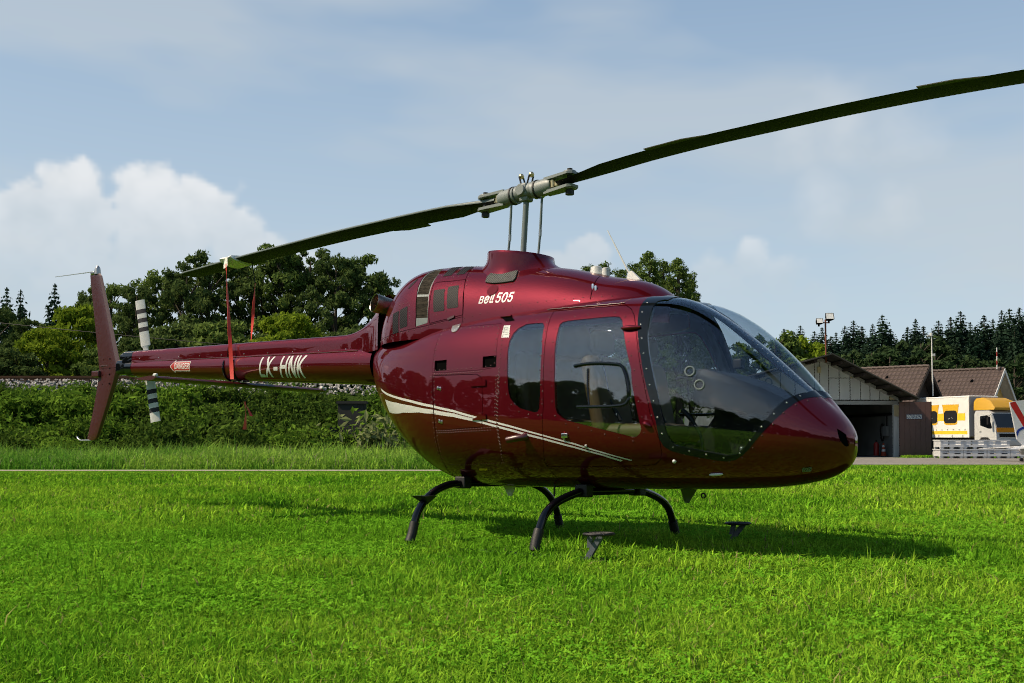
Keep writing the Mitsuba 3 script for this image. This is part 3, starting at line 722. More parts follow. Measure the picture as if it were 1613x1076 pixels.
# ---- tail boom
BS = np.array([(-1.66, 1.655, .215), (-2.0, 1.668, .200), (-2.6, 1.693, .186), (-3.3, 1.722, .171), (-4.1, 1.757, .153), (-5.0, 1.797, .135), (-5.8, 1.833, .119), (-6.36, 1.858, .108)])
_bz, _br = PC(-BS[:, 0], BS[:, 1]), PC(-BS[:, 0], BS[:, 2])


def ST(s, v):
    """Starboard side of the boom: v = -1 below, 1 above."""
    s, v = np.broadcast_arrays(np.asarray(s, float), np.asarray(v, float))
    a = v * np.pi / 2
    return np.stack([s, _br(-s) * np.cos(a), _bz(-s) + _br(-s) * np.sin(a)], -1)


ST.grid = (np.arange(-6.36, -1.6, .2), np.linspace(-1, 1, 33))
_nb = normal
def boom_normal(F, s, v, e=2e-3):
    a = v * np.pi / 2
    return np.stack([-.024 + 0 * a, np.cos(a), np.sin(a)], -1)


def tpatch(poly, off=0.0, side=1):
    p, f = clip(ST, poly); N = boom_normal(ST, p[:, 0], p[:, 1]); N /= np.linalg.norm(N, axis=1, keepdims=True)
    V = ST(p[:, 0], p[:, 1]) + off * N
    t = np.cross(V[f[:, 1]] - V[f[:, 0]], V[f[:, 2]] - V[f[:, 0]]); bad = (t * N[f[:, 0]]).sum(1) > 0; f[bad] = f[bad][:, ::-1]
    if side < 0: V, N, f = V * [1, -1, 1], N * [1, -1, 1], f[:, ::-1]
    return V, f, N


v, f, n = both(tpatch(sbox(-6.20, -1, -1.66, 1)), tpatch(sbox(-6.20, -1, -1.66, 1), side=-1)); hput('tail_boom', (v, f), PAINT, H, normals=n)
v, f, n = both(tpatch(sbox(-6.36, -1, -6.205, 1), .001), tpatch(sbox(-6.36, -1, -6.205, 1), .001, -1)); hput('boom_end', (v, f), 'tube_black', H, normals=n)
# drive shaft cover on top, flaring up into the cowling
def cover(s0, s1, n, lift=0.0):
    R = []
    for s in np.linspace(s0, s1, n):
        up = max(0, (s + 2.35) / .75); fl = up ** 2.2
        hw = (.098 + .010 * (s + 6) / 4) * (1 + 1.5 * fl) + lift; top = 1.983 + (-s - 1.9) * .0195 + .34 * fl + lift; base = _bz(-s) + _br(-s) * .55
        t = np.linspace(-np.pi / 2, np.pi / 2, 15)
        R.append(np.stack([0 * t + s, hw * np.sign(np.sin(t)) * np.abs(np.sin(t)) ** .55, base + (top - base) * np.abs(np.cos(t)) ** .45], 1))
    return R


hput('drive_shaft_cover', loft(cover(-1.58, -4.19, 44), closed=False), PAINT, H, smooth=38)
hput('shaft_cover_rear', loft(cover(-4.215, -6.20, 14), closed=False), PAINT, H, smooth=38)
hput('gearbox_cover', loft(cover(-6.205, -6.42, 4), closed=False), 'tube_black', H, smooth=38)
hput('cover_joint', loft(cover(-4.188, -4.217, 2, .004), closed=False), 'gap_black', H, smooth=38)
for sd in (1, -1):
    q = [(s, .62) for s in np.arange(-6.15, -1.9, .3)]
    hput('cover_seam', tube([ST(s, .455) * [1, sd, 1] + [0, .003 * sd, .003] for s in np.arange(-6.2, -1.85, .2)], .005, 6), 'paint_maroon_soft', H, smooth=True)
    rv = [ST(s, -.05 - .02 * math.sin(s)) * [1, sd, 1] for s in np.arange(-6.1, -1.85, .045)] + [ST(-1.92, b) * [1, sd, 1] for b in np.arange(-.6, .5, .1)] + [ST(-2.02, b) * [1, sd, 1] for b in np.arange(-.6, .5, .1)]
    hput('boom_rivets', domes(rv, [boom_normal(ST, 0, np.array(-.05)) * [1, sd, 1]] * len(rv), .0045, .003), 'paint_maroon_soft', H, smooth=True, kind='stuff')
    hput('cover_screws', domes([np.array([s, sd * .112, _bz(-s) + _br(-s) * .55 + .05]) for s in np.arange(-6.0, -2.2, .42)], [np.array([0, sd, .1])] * 10, .007, .004), 'steel_bright', H, smooth=True, kind='stuff')


def boom_print(poly, name, m, o, u, w, off=.0015):
    v, f, n = tpatch(shapely.affinity.affine_transform(poly, [u[0], w[0], u[1], w[1], o[0], o[1]]), off)
    return hput(name, (v, f), m, H, normals=n)


rg = text_poly('LX-HNK', .19, True); rg = shapely.affinity.scale(rg, .78 / rg.bounds[2], 1, origin=(0, 0)); rg = shapely.affinity.affine_transform(rg, [1, .28, 0, 1, 0, 0])
boom_print(rg, 'registration', 'stripe_white', (-3.60, -.50), (1, -.02), (0, 4.55))
dgr = plastic('danger_red', (.55, .03, .02), .2)
arrow = Polygon([(0, .055), (.085, .118), (.085, .100), (.40, .100), (.40, .010), (.085, .010), (.085, -.008)])
boom_print(arrow.buffer(.008), 'danger_border', 'stripe_white', (-5.30, -.25), (1, .0), (0, 5.2), .0015)
boom_print(arrow, 'danger_arrow', 'danger_red', (-5.30, -.25), (1, .0), (0, 5.2), .0027)
dt = text_poly('DANGER', .062, True); dt = shapely.affinity.scale(dt, .315 / dt.bounds[2], 1, origin=(0, 0))
boom_print(shapely.affinity.translate(dt, .078, .026), 'danger_word', 'stripe_white', (-5.30, -.25), (1, .0), (0, 5.2), .0039)
# saddle clamps of the stabiliser
for s in (-4.24, -4.06):
    for sd in (1, -1):
        q = [ST(s + .02 * math.cos(b * 3), b) * [1, sd, 1] + np.array([0, .006 * sd, 0]) for b in np.linspace(-.95, .30, 12)]
        hput('saddle_clamp', tube(q, [.016] * 9 + [.013, .009, .004], 8), 'tube_black', H, smooth=True)

# ---- tail rotor, fin, skid
hput('tail_gearbox', cat_mesh([rbx(-6.62, -6.36, -.09, .09, 1.78, 1.97, .05), tube([(-6.50, -.05, 1.90), (-6.50, -.26, 1.96)], .055, 14), rbx(-6.56, -6.38, -.06, .06, 1.95, 2.05, .03)]), 'tube_black', H, smooth=45)
hput('tail_rotor_hub', cat_mesh([tube([(-6.50, -.22, 1.99), (-6.50, -.36, 1.99)], .03, 12), rbx(-6.54, -6.46, -.32, -.28, 1.86, 2.12, .015)]), 'steel_dull', H, smooth=45)
tdir = np.array([-.222, 0, .805]) * .985; tdir_u = tdir / np.linalg.norm(tdir)
for sg in (1, -1):
    ch = np.array([.80, -.60, .0]); ch = ch - tdir_u * (ch @ tdir_u); ch /= np.linalg.norm(ch); nn = np.cross(ch, tdir_u)
    def tb(r0, r1, c=.150):
        R = []
        for r in np.linspace(r0, r1, 4):
            cc = c * (.55 if r < .2 else 1); x = np.array([-.35, -.2, .1, .38, .5, .38, .1, -.2]); y = np.array([.02, .05, .065, .05, 0, -.05, -.065, -.05])
            R.append(np.array([np.array([-6.50, -.30, 1.99]) + sg * tdir_u * r + cc * a * ch + cc * b * nn for a, b in zip(x, y)]))
        return loft(R)
    b = hput('tail_rotor_blade', cat_mesh([tb(.12, .20), tb(.2, .395), tb(.455, .52), tb(.58, .645), tb(.705, .832)]), 'white_gloss', H, smooth=35)
    hput('black_band', cat_mesh([tb(.395, .455), tb(.52, .58), tb(.645, .705)]), 'navy_gloss', b, smooth=35)


def fin(pts):
    """(z, LE s, TE s, thickness) stations."""
    R = []
    for z, le, te, th in pts:
        c = le - te; x = [0, .10, .28, .75, 1.0, .75, .28, .10]; y = [0, .38, .5, .30, .06, -.30, -.5, -.38]
        R.append(np.array([[le - c * a, th * b, z] for a, b in zip(x, y)]))
    return loft(R)


up = hput('upper_fin', fin([(1.885, -6.60, -7.12, .085), (2.2, -6.735, -7.19, .078), (2.7, -6.945, -7.31, .068), (3.12, -7.125, -7.41, .058), (3.155, -7.17, -7.42, .04)]), 'paint_maroon_soft', H, smooth=22)
hput('lower_fin', fin([(1.882, -6.602, -7.12, .084), (1.72, -6.68, -7.14, .08), (1.4, -6.85, -7.225, .07), (1.06, -7.045, -7.34, .06), (.985, -7.10, -7.37, .045), (.955, -7.17, -7.35, .03)]), 'paint_maroon_soft', H, smooth=22)
hput('fin_bracket', rbx(-7.22, -7.05, -.02, .06, 1.78, 1.86, .01), 'paint_maroon_soft', H, smooth=40)
hput('fin_seam', cat_mesh([tube([(-6.86, .036, 1.92), (-7.05, .028, 1.92)], .004, 5)]), 'paint_maroon_soft', H)
hput('fin_bolts', domes([np.array([a, .043 - .02 * (a < -6.95), z]) for a in (-6.80, -6.99) for z in (2.0, 1.88, 1.80, 1.68)], [np.array([0, 1.0, 0])] * 8, .012, .008), 'gap_black', H, smooth=True, kind='stuff')
hput('fin_tip_light', cat_mesh([tube([(-7.24, 0, 3.15), (-7.24, 0, 3.20), (-7.24, 0, 3.235)], [.045, .04, .033], 14), tube([(-7.24, 0, 3.235), (-7.24, 0, 3.265)], [.033, .012], 14), rbx(-7.38, -7.29, -.02, .03, 3.15, 3.20, .015)]), 'steel_dull', H, smooth=50)
hput('whip_antenna', tube([(-7.32, .02, 3.19), (-8.25, .05, 3.215)], [.006, .004], 6), 'steel_dull', H, smooth=True)
hput('tail_skid', tube(spline([(-7.17, 0, .975), (-7.30, 0, .955), (-7.52, 0, .955), (-7.60, 0, .975), (-7.64, 0, 1.01)], 20), .013, 8), 'steel_dull', H, smooth=True)


def foil(y0, y1, s, z, c, th, n=6, dz=0.0):
    R = []
    for y in np.linspace(y0, y1, n):
        x = np.array([0, .05, .25, .6, 1.0, .6, .25, .05]); t = np.array([0, .3, .5, .35, .04, -.35, -.5, -.3])
        R.append(np.stack([s - c * x, 0 * x + y, z + th * t], 1))
    return loft(R)


hput('stabiliser', foil(-1.125, 1.125, -4.00, 1.556, .36, .058), 'paint_maroon_soft', H, smooth=40)
for sd in (1, -1):
    e = hput('stabiliser_tip', foil(1.127 * sd, 1.16 * sd, -3.99, 1.556, .40, .05, 2), 'paint_maroon_soft', H, smooth=40)
    hput('position_light', mv(rbx(-.03, .03, -.02, .02, -.02, .02, .015), (-4.03, 1.13 * sd, 1.585)), 'white_gloss', H, smooth=50)

# ---- main rotor
mt = lambda z: (z - 2.5) * .065 - .014
hput('mast', tube([(mt(2.48), 0, 2.48), (mt(3.13), 0, 3.13)], .0265, 18), 'mast_grey', H, smooth=50)
for a, y, z0 in ((-.195, .0, 2.5), (.155, .0, 2.48)):
    lk = hput('pitch_link', tube([(a, y, z0), (a + .028, y, 2.74), (a + .030, y, 2.80), (a + .045, y, 3.055)], [.011, .011, .0125, .0105], 10), 'mast_grey', H, smooth=50)
    hput('rod_end', cat_mesh([tube([(a + .045, y - .02, 3.06), (a + .045, y + .02, 3.06)], .018, 10), tube([(a + .026, y, 2.70), (a + .029, y, 2.76)], .0135, 8)]), 'steel_dull', lk, smooth=50)
zh = 3.115
AX = lambda s: np.array([s + .02, .044 * s, zh + .048 * s])       # teetered hub line
hput('rotor_hub', cat_mesh([tube([AX(-.10) + [0, 0, .01], AX(.10) + [0, 0, .01]], .070, 16), rbx(-.035, .075, -.075, .075, zh - .045, zh + .075, .02), tube([(.02, -.10, zh + .01), (.02, .10, zh + .01)], .047, 16), rbx(-.025, .065, -.05, .05, zh - .085, zh - .03, .012)]), 'hub_grey', H, smooth=45)
hput('hub_bolts', cat_mesh([tube([(.02 + a, b, zh + .06), (.02 + a * 1.9, b, zh + .145)], .008, 8) for a in (-.03, .03) for b in (-.03, .03)] ), 'rubber_dark', H, smooth=45)
hput('hub_fittings', cat_mesh([mv(tri_of(__import__('manifold3d').Manifold.sphere(.026, 12)), (.02 + a, b, zh + .155)) for a in (-.058, .058) for b in (.0,)]), 'brass', H, smooth=True)
for sg in (1, -1):
    g = hput('blade_grip', cat_mesh([tube([AX(sg * .105), AX(sg * .13), AX(sg * .27), AX(sg * .31)], [.082, .077, .075, .058], 20),
                                     hull([AX(sg * .24) + [0, y, z] for y in (-.05, .05) for z in (.045, .072)] + [AX(sg * .52) + [0, y, z] for y in (-.075, .075) for z in (.046, .068)] + [AX(sg * .56) + [0, y, z] for y in (-.045, .045) for z in (.046, .068)]),
                                     hull([AX(sg * .24) + [0, y, z] for y in (-.05, .05) for z in (-.045, -.074)] + [AX(sg * .52) + [0, y, z] for y in (-.075, .075) for z in (-.046, -.070)] + [AX(sg * .56) + [0, y, z] for y in (-.045, .045) for z in (-.046, -.070)]),
                                     tube([AX(sg * .50) + [0, 0, .055], AX(sg * .50) + [0, 0, .082]], [.062, .055], 20), tube([AX(sg * .50) - [0, 0, .055], AX(sg * .50) - [0, 0, .078]], [.06, .05], 20)]), 'hub_grey', H, smooth=40)
    hput('grip_pin', cat_mesh([tube([AX(sg * .50) - [0, 0, .12], AX(sg * .50) + [0, 0, .105]], .024, 12), tube([AX(sg * .50) - [0, 0, .125], AX(sg * .50) - [0, 0, .085]], .038, 6)]), 'rubber_dark', g, smooth=40)
    hput('grip_collar', tube([AX(sg * .135), AX(sg * .15)], .0845, 20), 'rubber_dark', g, smooth=40)
    hput('pivot_fitting', cat_mesh([tube([AX(sg * .325) + [0, .02, -.03], AX(sg * .325) + [0, .02, .035]], .024, 12), tube([AX(sg * .36) + [0, 0, -.02], AX(sg * .36) + [0, 0, .02]], .03, 12)]), 'brass', g, smooth=40)
# blades: (s, z) of the quarter-chord line as they hang at rest, chord and pitch
FWD = np.array([(.40, 3.130), (.567, 3.139), (1.0, 3.168), (1.415, 3.191), (2.045, 3.205), (2.784, 3.205), (3.44, 3.194), (3.935, 3.175), (4.233, 3.158), (5.0, 3.10), (5.64, 3.04)])
AFT = np.array([(-.36, 3.098), (-.503, 3.100), (-1.361, 3.112), (-2.363, 3.107), (-3.503, 3.080), (-4.352, 3.055), (-5.276, 3.020), (-5.64, 3.008)])


def blade(P, sg):
    out, dst = [], [0]
    c = PC(np.abs(P[:, 0]), P[:, 1])
    top, und, tabs = [], [], []
    for r in np.unique(np.r_[np.linspace(abs(P[0, 0]), .95, 8), np.linspace(.95, 5.64, 40)]):
        z = float(c(r)); ce = np.array([sg * r + .02, .044 * sg * r, z])
        ch = .26 if r > .95 else .13 + .13 * max(0, (r - .5) / .45); th = .031 if r > 1 else .05 - .019 * max(0, (r - .4) / .6)
        if r > 5.60: ch *= .8
        pit = math.radians(1.0 if sg > 0 else 15.0 - 1.7 * r)                # leading edge to port on the forward blade
        le = np.array([0, -sg * math.cos(pit), math.sin(pit)]); nn = np.array([0, sg * math.sin(pit), math.cos(pit)])
        x = np.array([.30, .27, .10, -.2, -.5, -.70, -.5, -.2, .10, .27]); t = np.array([0, .30, .5, .42, .2, .03, -.2, -.42, -.5, -.30])
        x = x + .2 * 0
        out.append(ce + ch * x[:, None] * le + th * t[:, None] * nn)
    return np.array(out)


for P, sg in ((FWD, 1), (AFT, -1)):
    R = blade(P, sg); v, f = loft(R)
    b = hput('main_rotor_blade', (v, f), bsdf('blade_paint', two({'type': 'principled', 'base_color': rgb(.011, .011, .010), 'roughness': .55, 'specular': .12})) if 'blade_paint' not in scene else 'blade_paint', H, smooth=35)
    le = R[:, [9, 0, 1, 2]] + [0, 0, 0]; mid_ = R.mean(1, keepdims=True); le = le + (le - mid_) / np.linalg.norm(le - mid_, axis=2, keepdims=True) * .0015
    hput('leading_edge', loft(le, closed=False), 'mast_grey', b, smooth=60)
    c = PC(np.abs(P[:, 0]), P[:, 1])
    for r0, r1 in ((1.42, 1.95), (3.60, 4.02)) if sg > 0 else ((1.45, 1.95), (4.2, 4.65)):
        q = []
        for r in (r0, r0 + .03, r1 - .18, r1):
            ex = .045 if r in (r0, r0 + .03, r1 - .18) else .0
            pit = math.radians(1.0 if sg > 0 else 15.0 - 1.7 * r); lev = np.array([0, -sg * math.cos(pit), math.sin(pit)]); ce = np.array([sg * r + .02, .044 * sg * r, float(c(r))])
            q.append(np.array([ce - .26 * .66 * lev + [0, 0, .003], ce - (.26 * .70 + ex) * lev + [0, 0, .003], ce - (.26 * .70 + ex) * lev - [0, 0, .003], ce - .26 * .66 * lev - [0, 0, .003]]))
        hput('trim_tab', loft(q), 'blade_under', b)

# ---- landing gear
FT = spline([(1.03, .04), (1.004, .113), (.966, .193), (.911, .287), (.792, .371), (.561, .441), (.433, .464), (.2, .466), (0, .466)], 40)
RT = spline([(1.05, .04), (1.011, .112), (.975, .232), (.879, .362), (.71, .462), (.534, .505), (.386, .512), (.2, .512), (0, .512)], 40)
for s, q in ((.948, FT), (-.355, RT)):
    p = np.vstack([np.stack([0 * q[:, 0] + s, q[:, 0], q[:, 1]], 1), np.stack([0 * q[:, 0] + s, -q[:, 0], q[:, 1]], 1)[::-1][1:]])
    t = hput('cross_tube', tube(p, .0325, 16), 'tube_black', H, smooth=50)
    for sd in (1, -1):
        hput('tube_sleeve', tube([(s, sd * q[0, 0], .03), (s, sd * q[2, 0], q[2, 1]), (s, sd * q[5, 0], q[5, 1])], .040, 14), 'rubber_dark', H, smooth=50)
        hput('saddle', rbx(s - .06, s + .06, sd * .39 - .05, sd * .39 + .05, q[-8, 1] - .045, q[-8, 1] + .06, .012), 'rubber_dark', H, smooth=40)
for sd in (1, -1):
    hput('skid_tube', tube(spline([(-.75, sd * 1.04, -.022), (.2, sd * 1.04, -.022), (1.5, sd * 1.04, -.022), (1.62, sd * 1.04, -.022)], 30), .036, 14), 'tube_black', H, smooth=50)
    z = .185
    an = np.linspace(0, 2 * np.pi, 33); o = np.array([1.555, sd * 1.05, z])
    rg_ = np.stack([o[0] + .095 * np.cos(an), o[1] + .125 * np.sin(an), o[2] + 0 * an], 1)
    st = hput('boarding_step', cat_mesh([tube(rg_, .011, 8, False), *[tube([o + [-.09, y, 0], o + [.09, y, 0]], .006, 6) for y in (-.07, -.035, 0, .035, .07)], *[tube([o + [x, -.115, 0], o + [x, .115, 0]], .005, 6) for x in (-.05, 0, .05)]]), 'rubber_dark', H, smooth=45)
    def strap(p, q_, w, th): return hull([np.array(c) + [x, y, 0] for c in (p, q_) for x in (-w, w) for y in (-th, th)])
    hput('step_strut', cat_mesh([strap(o + [.035, .03 * sd, -.012], np.array([1.46, sd * 1.06, .0]), .026, .012), strap(o + [-.055, .03 * sd, -.012], np.array([1.485, sd * 1.065, .085]), .020, .010)]), bsdf('step_grey', two({'type': 'roughplastic', 'alpha': .3, 'diffuse_reflectance': rgb(.10, .115, .14)})) if 'step_grey' not in scene else 'step_grey', st, smooth=30)
hput('tube_step', hull([(-.42, .84, .405), (-.30, .84, .405), (-.42, .93, .405), (-.30, .93, .405), (-.38, .86, .34), (-.33, .86, .34), (-.44, .95, .41), (-.28, .95, .41), (-.44, .80, .41), (-.28, .80, .41)]), 'rubber_dark', H)
# belly antennas and drains
hput('blade_antenna', hull([(-.22, -.008, .50), (-.22, .008, .50), (-.07, -.008, .50), (-.07, .008, .50), (-.16, -.005, .40), (-.16, .005, .40), (-.12, -.005, .40), (-.12, .005, .40)]), 'white_gloss', H)
hput('blade_antenna', hull([(1.42, -.32, .50), (1.42, -.305, .50), (1.58, -.32, .50), (1.58, -.305, .50), (1.46, -.315, .375), (1.46, -.31, .375), (1.50, -.315, .375), (1.50, -.31, .375)]), 'mast_grey', H)
hput('belly_mast', tube([(.62, .35, .52), (.62, .35, .42)], .008, 6), 'rubber_dark', H)
hput('tow_ring', tube([(1.95 + .018 * math.cos(a), .25, .455 + .018 * math.sin(a)) for a in np.linspace(0, 6.283, 15)], .006, 6, False), 'rubber_dark', H)
# roof antennas
hput('roof_antenna', cat_mesh([tube([(1.16, 0, 2.215), (1.10, 0, 2.30), (.902, 0, 2.655)], [.011, .008, .004], 8), hull([(1.10, -.02, 2.21), (1.10, .02, 2.21), (1.24, -.02, 2.20), (1.24, .02, 2.20), (1.12, -.01, 2.28), (1.15, -.01, 2.285), (1.12, .01, 2.28), (1.15, .01, 2.285)])]), 'white_gloss', H, smooth=40)
hput('puck_antenna', cat_mesh([tube([(.79, 0, 2.28), (.79, 0, 2.355), (.79, 0, 2.362)], [.062, .046, .03], 18), tube([(.885, 0, 2.25), (.885, 0, 2.335), (.885, 0, 2.34)], [.035, .03, .02], 14), tube([(.80, 0, 2.27), (.80, 0, 2.288)], .075, 18)]), 'white_gloss', H, smooth=45)

# ---- cabin
_vv = np.linspace(-1, 1, 401)
def hull_y(s, z):
    q = SB(np.full(401, s), _vv); return float(np.interp(z, q[:, 2], q[:, 1]))


fl = np.array([(s, hull_y(s, .62) - .05) for s in (.40, 1.2, 1.8, 2.2, 2.5, 2.62)])
hput('cabin_floor', extrude(Polygon([*map(tuple, fl), *[(a, -b) for a, b in fl[::-1]]]), .60, .63), 'cabin_floor', H)
_q = SB(np.full(41, .37), np.linspace(-.9, .97, 41)); _q = np.stack([_q[:, 1] - .045, _q[:, 2] - .03 * np.sin(np.linspace(-.9, .97, 41) * np.pi / 2)], 1)
blk = Polygon([*map(tuple, _q), *[(-a, b) for a, b in _q[::-1]]]).buffer(0)
v, f = extrude(blk, 0, .02); hput('bulkhead', (np.stack([v[:, 2] + .36, v[:, 0], v[:, 1]], 1), f), 'leather_tan', H)


def seat(s, y, w, base, back, rake, bench=False):
    k = hput('bench_seat' if bench else 'pilot_seat', cat_mesh([rbx(s - .02, s + .50, y - w, y + w, base, base + .14, .05)]), 'leather_tan', H, smooth=50)
    R = rbx(s - .13, s + .02, y - w, y + w, base + .06, back, .06); R = (R[0] - [0, 0, 0] - np.stack([(R[0][:, 2] - base) * rake, 0 * R[0][:, 0], 0 * R[0][:, 0]], 1), R[1])
    hput('backrest', R, 'leather_tan', k, smooth=50)
    hput('seat_shell', cat_mesh([rbx(s - .16, s + .46, y - w * .96, y + w * .96, .62, base + .01, .03)]), 'dash_dark', k, smooth=50)
    return k


for sd in (1, -1):
    k = seat(1.27, sd * .33, .23, .86, 1.55, .22); hr_ = rbx(1.03, 1.13, sd * .33 - .13, sd * .33 + .13, 1.56, 1.76, .04); hput('headrest', hr_, 'leather_tan', k, smooth=50)
    hput('harness', tube([(1.13, sd * .33 + .10, 1.55), (1.20, sd * .33 + .08, 1.2), (1.30, sd * .33 + .06, 1.03)], .016, 6), 'rubber_dark', k)
    hput('cyclic_stick', tube(spline([(1.95, sd * .30, .66), (1.97, sd * .30, .85), (1.90, sd * .30, 1.0), (1.80, sd * .30, 1.10)], 16), [.014] * 12 + [.02] * 4, 8), 'rubber_dark', H, smooth=50)
    hput('pedal', cat_mesh([rbx(2.34, 2.37, sd * .30 + a - .035, sd * .30 + a + .035, .72, .82, .01) for a in (-.09, .09)]), 'steel_dull', H, smooth=40)
seat(.53, 0, .58, .90, 1.62, .10, True)
hput('dash_hood', loft([np.array([(s, y * w, z0 + h * t) for y, t in ((-1, 0), (-1, .75), (-.85, 1), (.85, 1), (1, .75), (1, 0))]) for s, w, z0, h in ((1.90, .30, 1.14, .27), (1.98, .33, 1.12, .29), (2.2, .32, 1.08, .26), (2.42, .25, 1.06, .19), (2.58, .16, 1.05, .11))]), 'dash_dark', H, smooth=35)
hput('instrument_screen', cat_mesh([rbx(1.885, 1.90, y - .13, y + .13, 1.17, 1.36, .005) for y in (-.145, .145)]), 'screen_glass', H)
hput('pedestal', loft([np.array([(s, y * w, z) for y, z in ((-1, .63), (-1, 1.13), (1, 1.13), (1, .63))]) for s, w in ((1.98, .13), (2.45, .13))]), 'dash_dark', H)
hput('compass', mv(rbx(-.04, .04, -.035, .035, -.04, .04, .015), (2.12, 0, 1.46)), 'rubber_dark', H, smooth=40)
hput('overhead_console', rbx(1.15, 1.66, -.12, .12, 1.90, 1.985, .03), 'dash_dark', H, smooth=40)
hput('door_frame_post', cat_mesh([tube([SB(a, b) * [1, sd, 1] - .07 * normal(SB, np.array([a]), np.array([b]))[0] * [1, sd, 1] for a, b in ((1.60, .70), (1.63, .50), (1.70, .25), (1.80, .0), (1.86, -.2))], .028, 8) for sd in (1, -1)]), 'cabin_grey', H, smooth=50)
hput('centre_console', loft([np.array([(s, y, z) for y, z in ((-.24, .63), (-.24, h), (.02, h), (.02, .63))]) for s, h in ((1.72, .80), (1.95, 1.10), (2.30, 1.12), (2.55, 1.05))]), 'dash_dark', H)

# ---- tie-downs
def ribbon(p0, p1, w, turns, n=24, bow=0.0):
    t = np.linspace(0, 1, n); p = np.asarray(p0) + (np.asarray(p1) - p0) * t[:, None] + np.stack([bow * np.sin(np.pi * t), 0 * t, 0 * t], 1)
    a = .4 + turns * 2 * np.pi * t; d = np.stack([np.cos(a), np.sin(a), 0 * t], 1) * w
    th = np.stack([-np.sin(a), np.cos(a), 0 * t], 1) * .0012
    return loft(np.stack([p - d - th, p + d - th, p + d + th, p - d + th], 1))


S1 = thing('tie_down_strap', 'red tie-down strap hanging from the white blade cover, on the near side', 'strap', 'red straps holding the rotor blade')
hput('ribbon', ribbon((-4.47, -.03, 2.98), (-3.96, .22, 1.60), .021, .35), 'strap_red', S1, smooth=40)
hput('cord', tube([(-3.96, .22, 1.60), (-4.0, .10, 1.47), (-4.02, .0, 1.365)], .004, 5), 'rubber_dark', S1)
S2 = thing('tie_down_strap', 'red tie-down strap on the far side of the tail boom, farther from the tail', 'strap', 'red straps holding the rotor blade')
hput('ribbon', cat_mesh([ribbon((-4.31, -.33, 2.78), (-4.30, -.26, 1.75), .017, .8), ribbon((-4.30, -.26, 1.75), (-4.10, -.30, 1.60), .017, .3, 6)]), 'strap_red', S2, smooth=40)
hput('cord', cat_mesh([tube([(-4.33, -.29, 3.035), (-4.31, -.33, 2.78)], .007, 5), tube([(-4.10, -.30, 1.59), (-4.06, -.12, 1.45), (-4.02, .0, 1.365)], .004, 5)]), 'rubber_dark', S2)
R = blade(AFT, -1); rr = np.array([r for r in R if 4.30 < np.abs(r[:, 0]).mean() < 4.72])
bc = thing('blade_cover', 'white cloth pad wrapped round the rotor blade where the strap is tied', 'cover')
q = []
for k, r in enumerate(rr):
    c = r.mean(0); hw = .175 - .02 * (k % 2); an = np.arange(16) * np.pi / 8; w_ = (r[0] - r[5]) / np.linalg.norm(r[0] - r[5]); u_ = np.cross(w_, [1, 0, 0]); u_ /= np.linalg.norm(u_)
    q.append(c + hw * np.cos(an)[:, None] * w_ + (.040 + .006 * np.sin(3 * an + k))[:, None] * np.sin(an)[:, None] * u_ + np.array([.05, 0, 0]) * np.sin(an * 2 + k)[:, None] * .4)
hput('pad', loft(q), 'cover_white', bc, smooth=50)
c0 = rr[len(rr) // 2].mean(0)
hput('flap', ribbon(c0 + np.array([0, .16, .02]), c0 + np.array([0, .15, -.09]), .10, .0, 6), 'cover_white', bc, smooth=40)
fb = thing('warning_flag', 'red streamer hanging on a cord below the tail boom', 'streamer')
hput('streamer', cat_mesh([ribbon((-4.02, .0, 1.365), (-4.00, .01, 1.05), .042, .12, 14, .02), ribbon((-4.02, .0, 1.36), (-3.93, -.03, 1.20), .02, .2, 8)]), 'strap_red', fb, smooth=40)

# ------------------------------------------------------------------ setting: ground, path, apron, railway bank
rng = np.random.default_rng(7)


def ground_col(p, n, uv):
    a = fbm(p.x * 0.35, p.y * 0.22, 0.0); b = noise(p.x * 9, p.y * 9, 1.0)
    return mix((0.040, 0.110, 0.008), (0.090, 0.190, 0.016), dr.clip(a * 0.9 + (b - .5) * .5, 0, 1))


diffuse('lawn_ground', proc(ground_col))
gx = np.array([[-700, -80, 0], [700, -80, 0], [700, 1200, 0], [-700, 1200, 0]], float)
put('ground', (np.vstack([gx - [0, 220, 0] * np.array([[1], [1], [0], [0]])]), np.array([[0, 1, 2], [0, 2, 3]])), 'lawn_ground', kind='structure')
diffuse('gravel', proc(lambda p, n, uv: mix((.20, .185, .15), (.36, .33, .27), fbm(p.x * 3, p.y * 9, 0) * .7 + noise(p.x * 40, p.y * 40, 0) * .3)))
pth = np.array([[-60, 29.9, .004], [7.5, 30.1, .004], [7.5, 31.2, .004], [-60, 30.9, .004]])
put('path', (pth, np.array([[0, 1, 2], [0, 2, 3]])), 'gravel', kind='structure')
diffuse('asphalt', proc(lambda p, n, uv: mix((.15, .142, .132), (.24, .228, .21), fbm(p.x * .6, p.y * 1.6, 0) * .75 + noise(p.x * 30, p.y * 30, 0) * .25)))
ap = np.array([[5.5, 37.2, .004], [80, 37.6, .004], [80, 49.8, .004], [5.5, 49.8, .004]]); ap2 = np.array([[5.5, 49.8, .004], [18.0, 49.8, .004], [18.0, 62, .004], [5.5, 62, .004]]); ap3 = np.array([[21.0, 54.0, .004], [80, 54.0, .004], [80, 92, .004], [21.0, 92, .004]])
put('apron', cat_mesh([(a, np.array([[0, 1, 2], [0, 2, 3]])) for a in (ap, ap2, ap3)]), 'asphalt', kind='structure')


def bank_z(x, y):
    """Height of the railway bank."""
    t = np.clip((y - (37.6 + .04 * (x + 15))) / 7.2, 0, 1); return 3.0 * t * t * (3 - 2 * t)


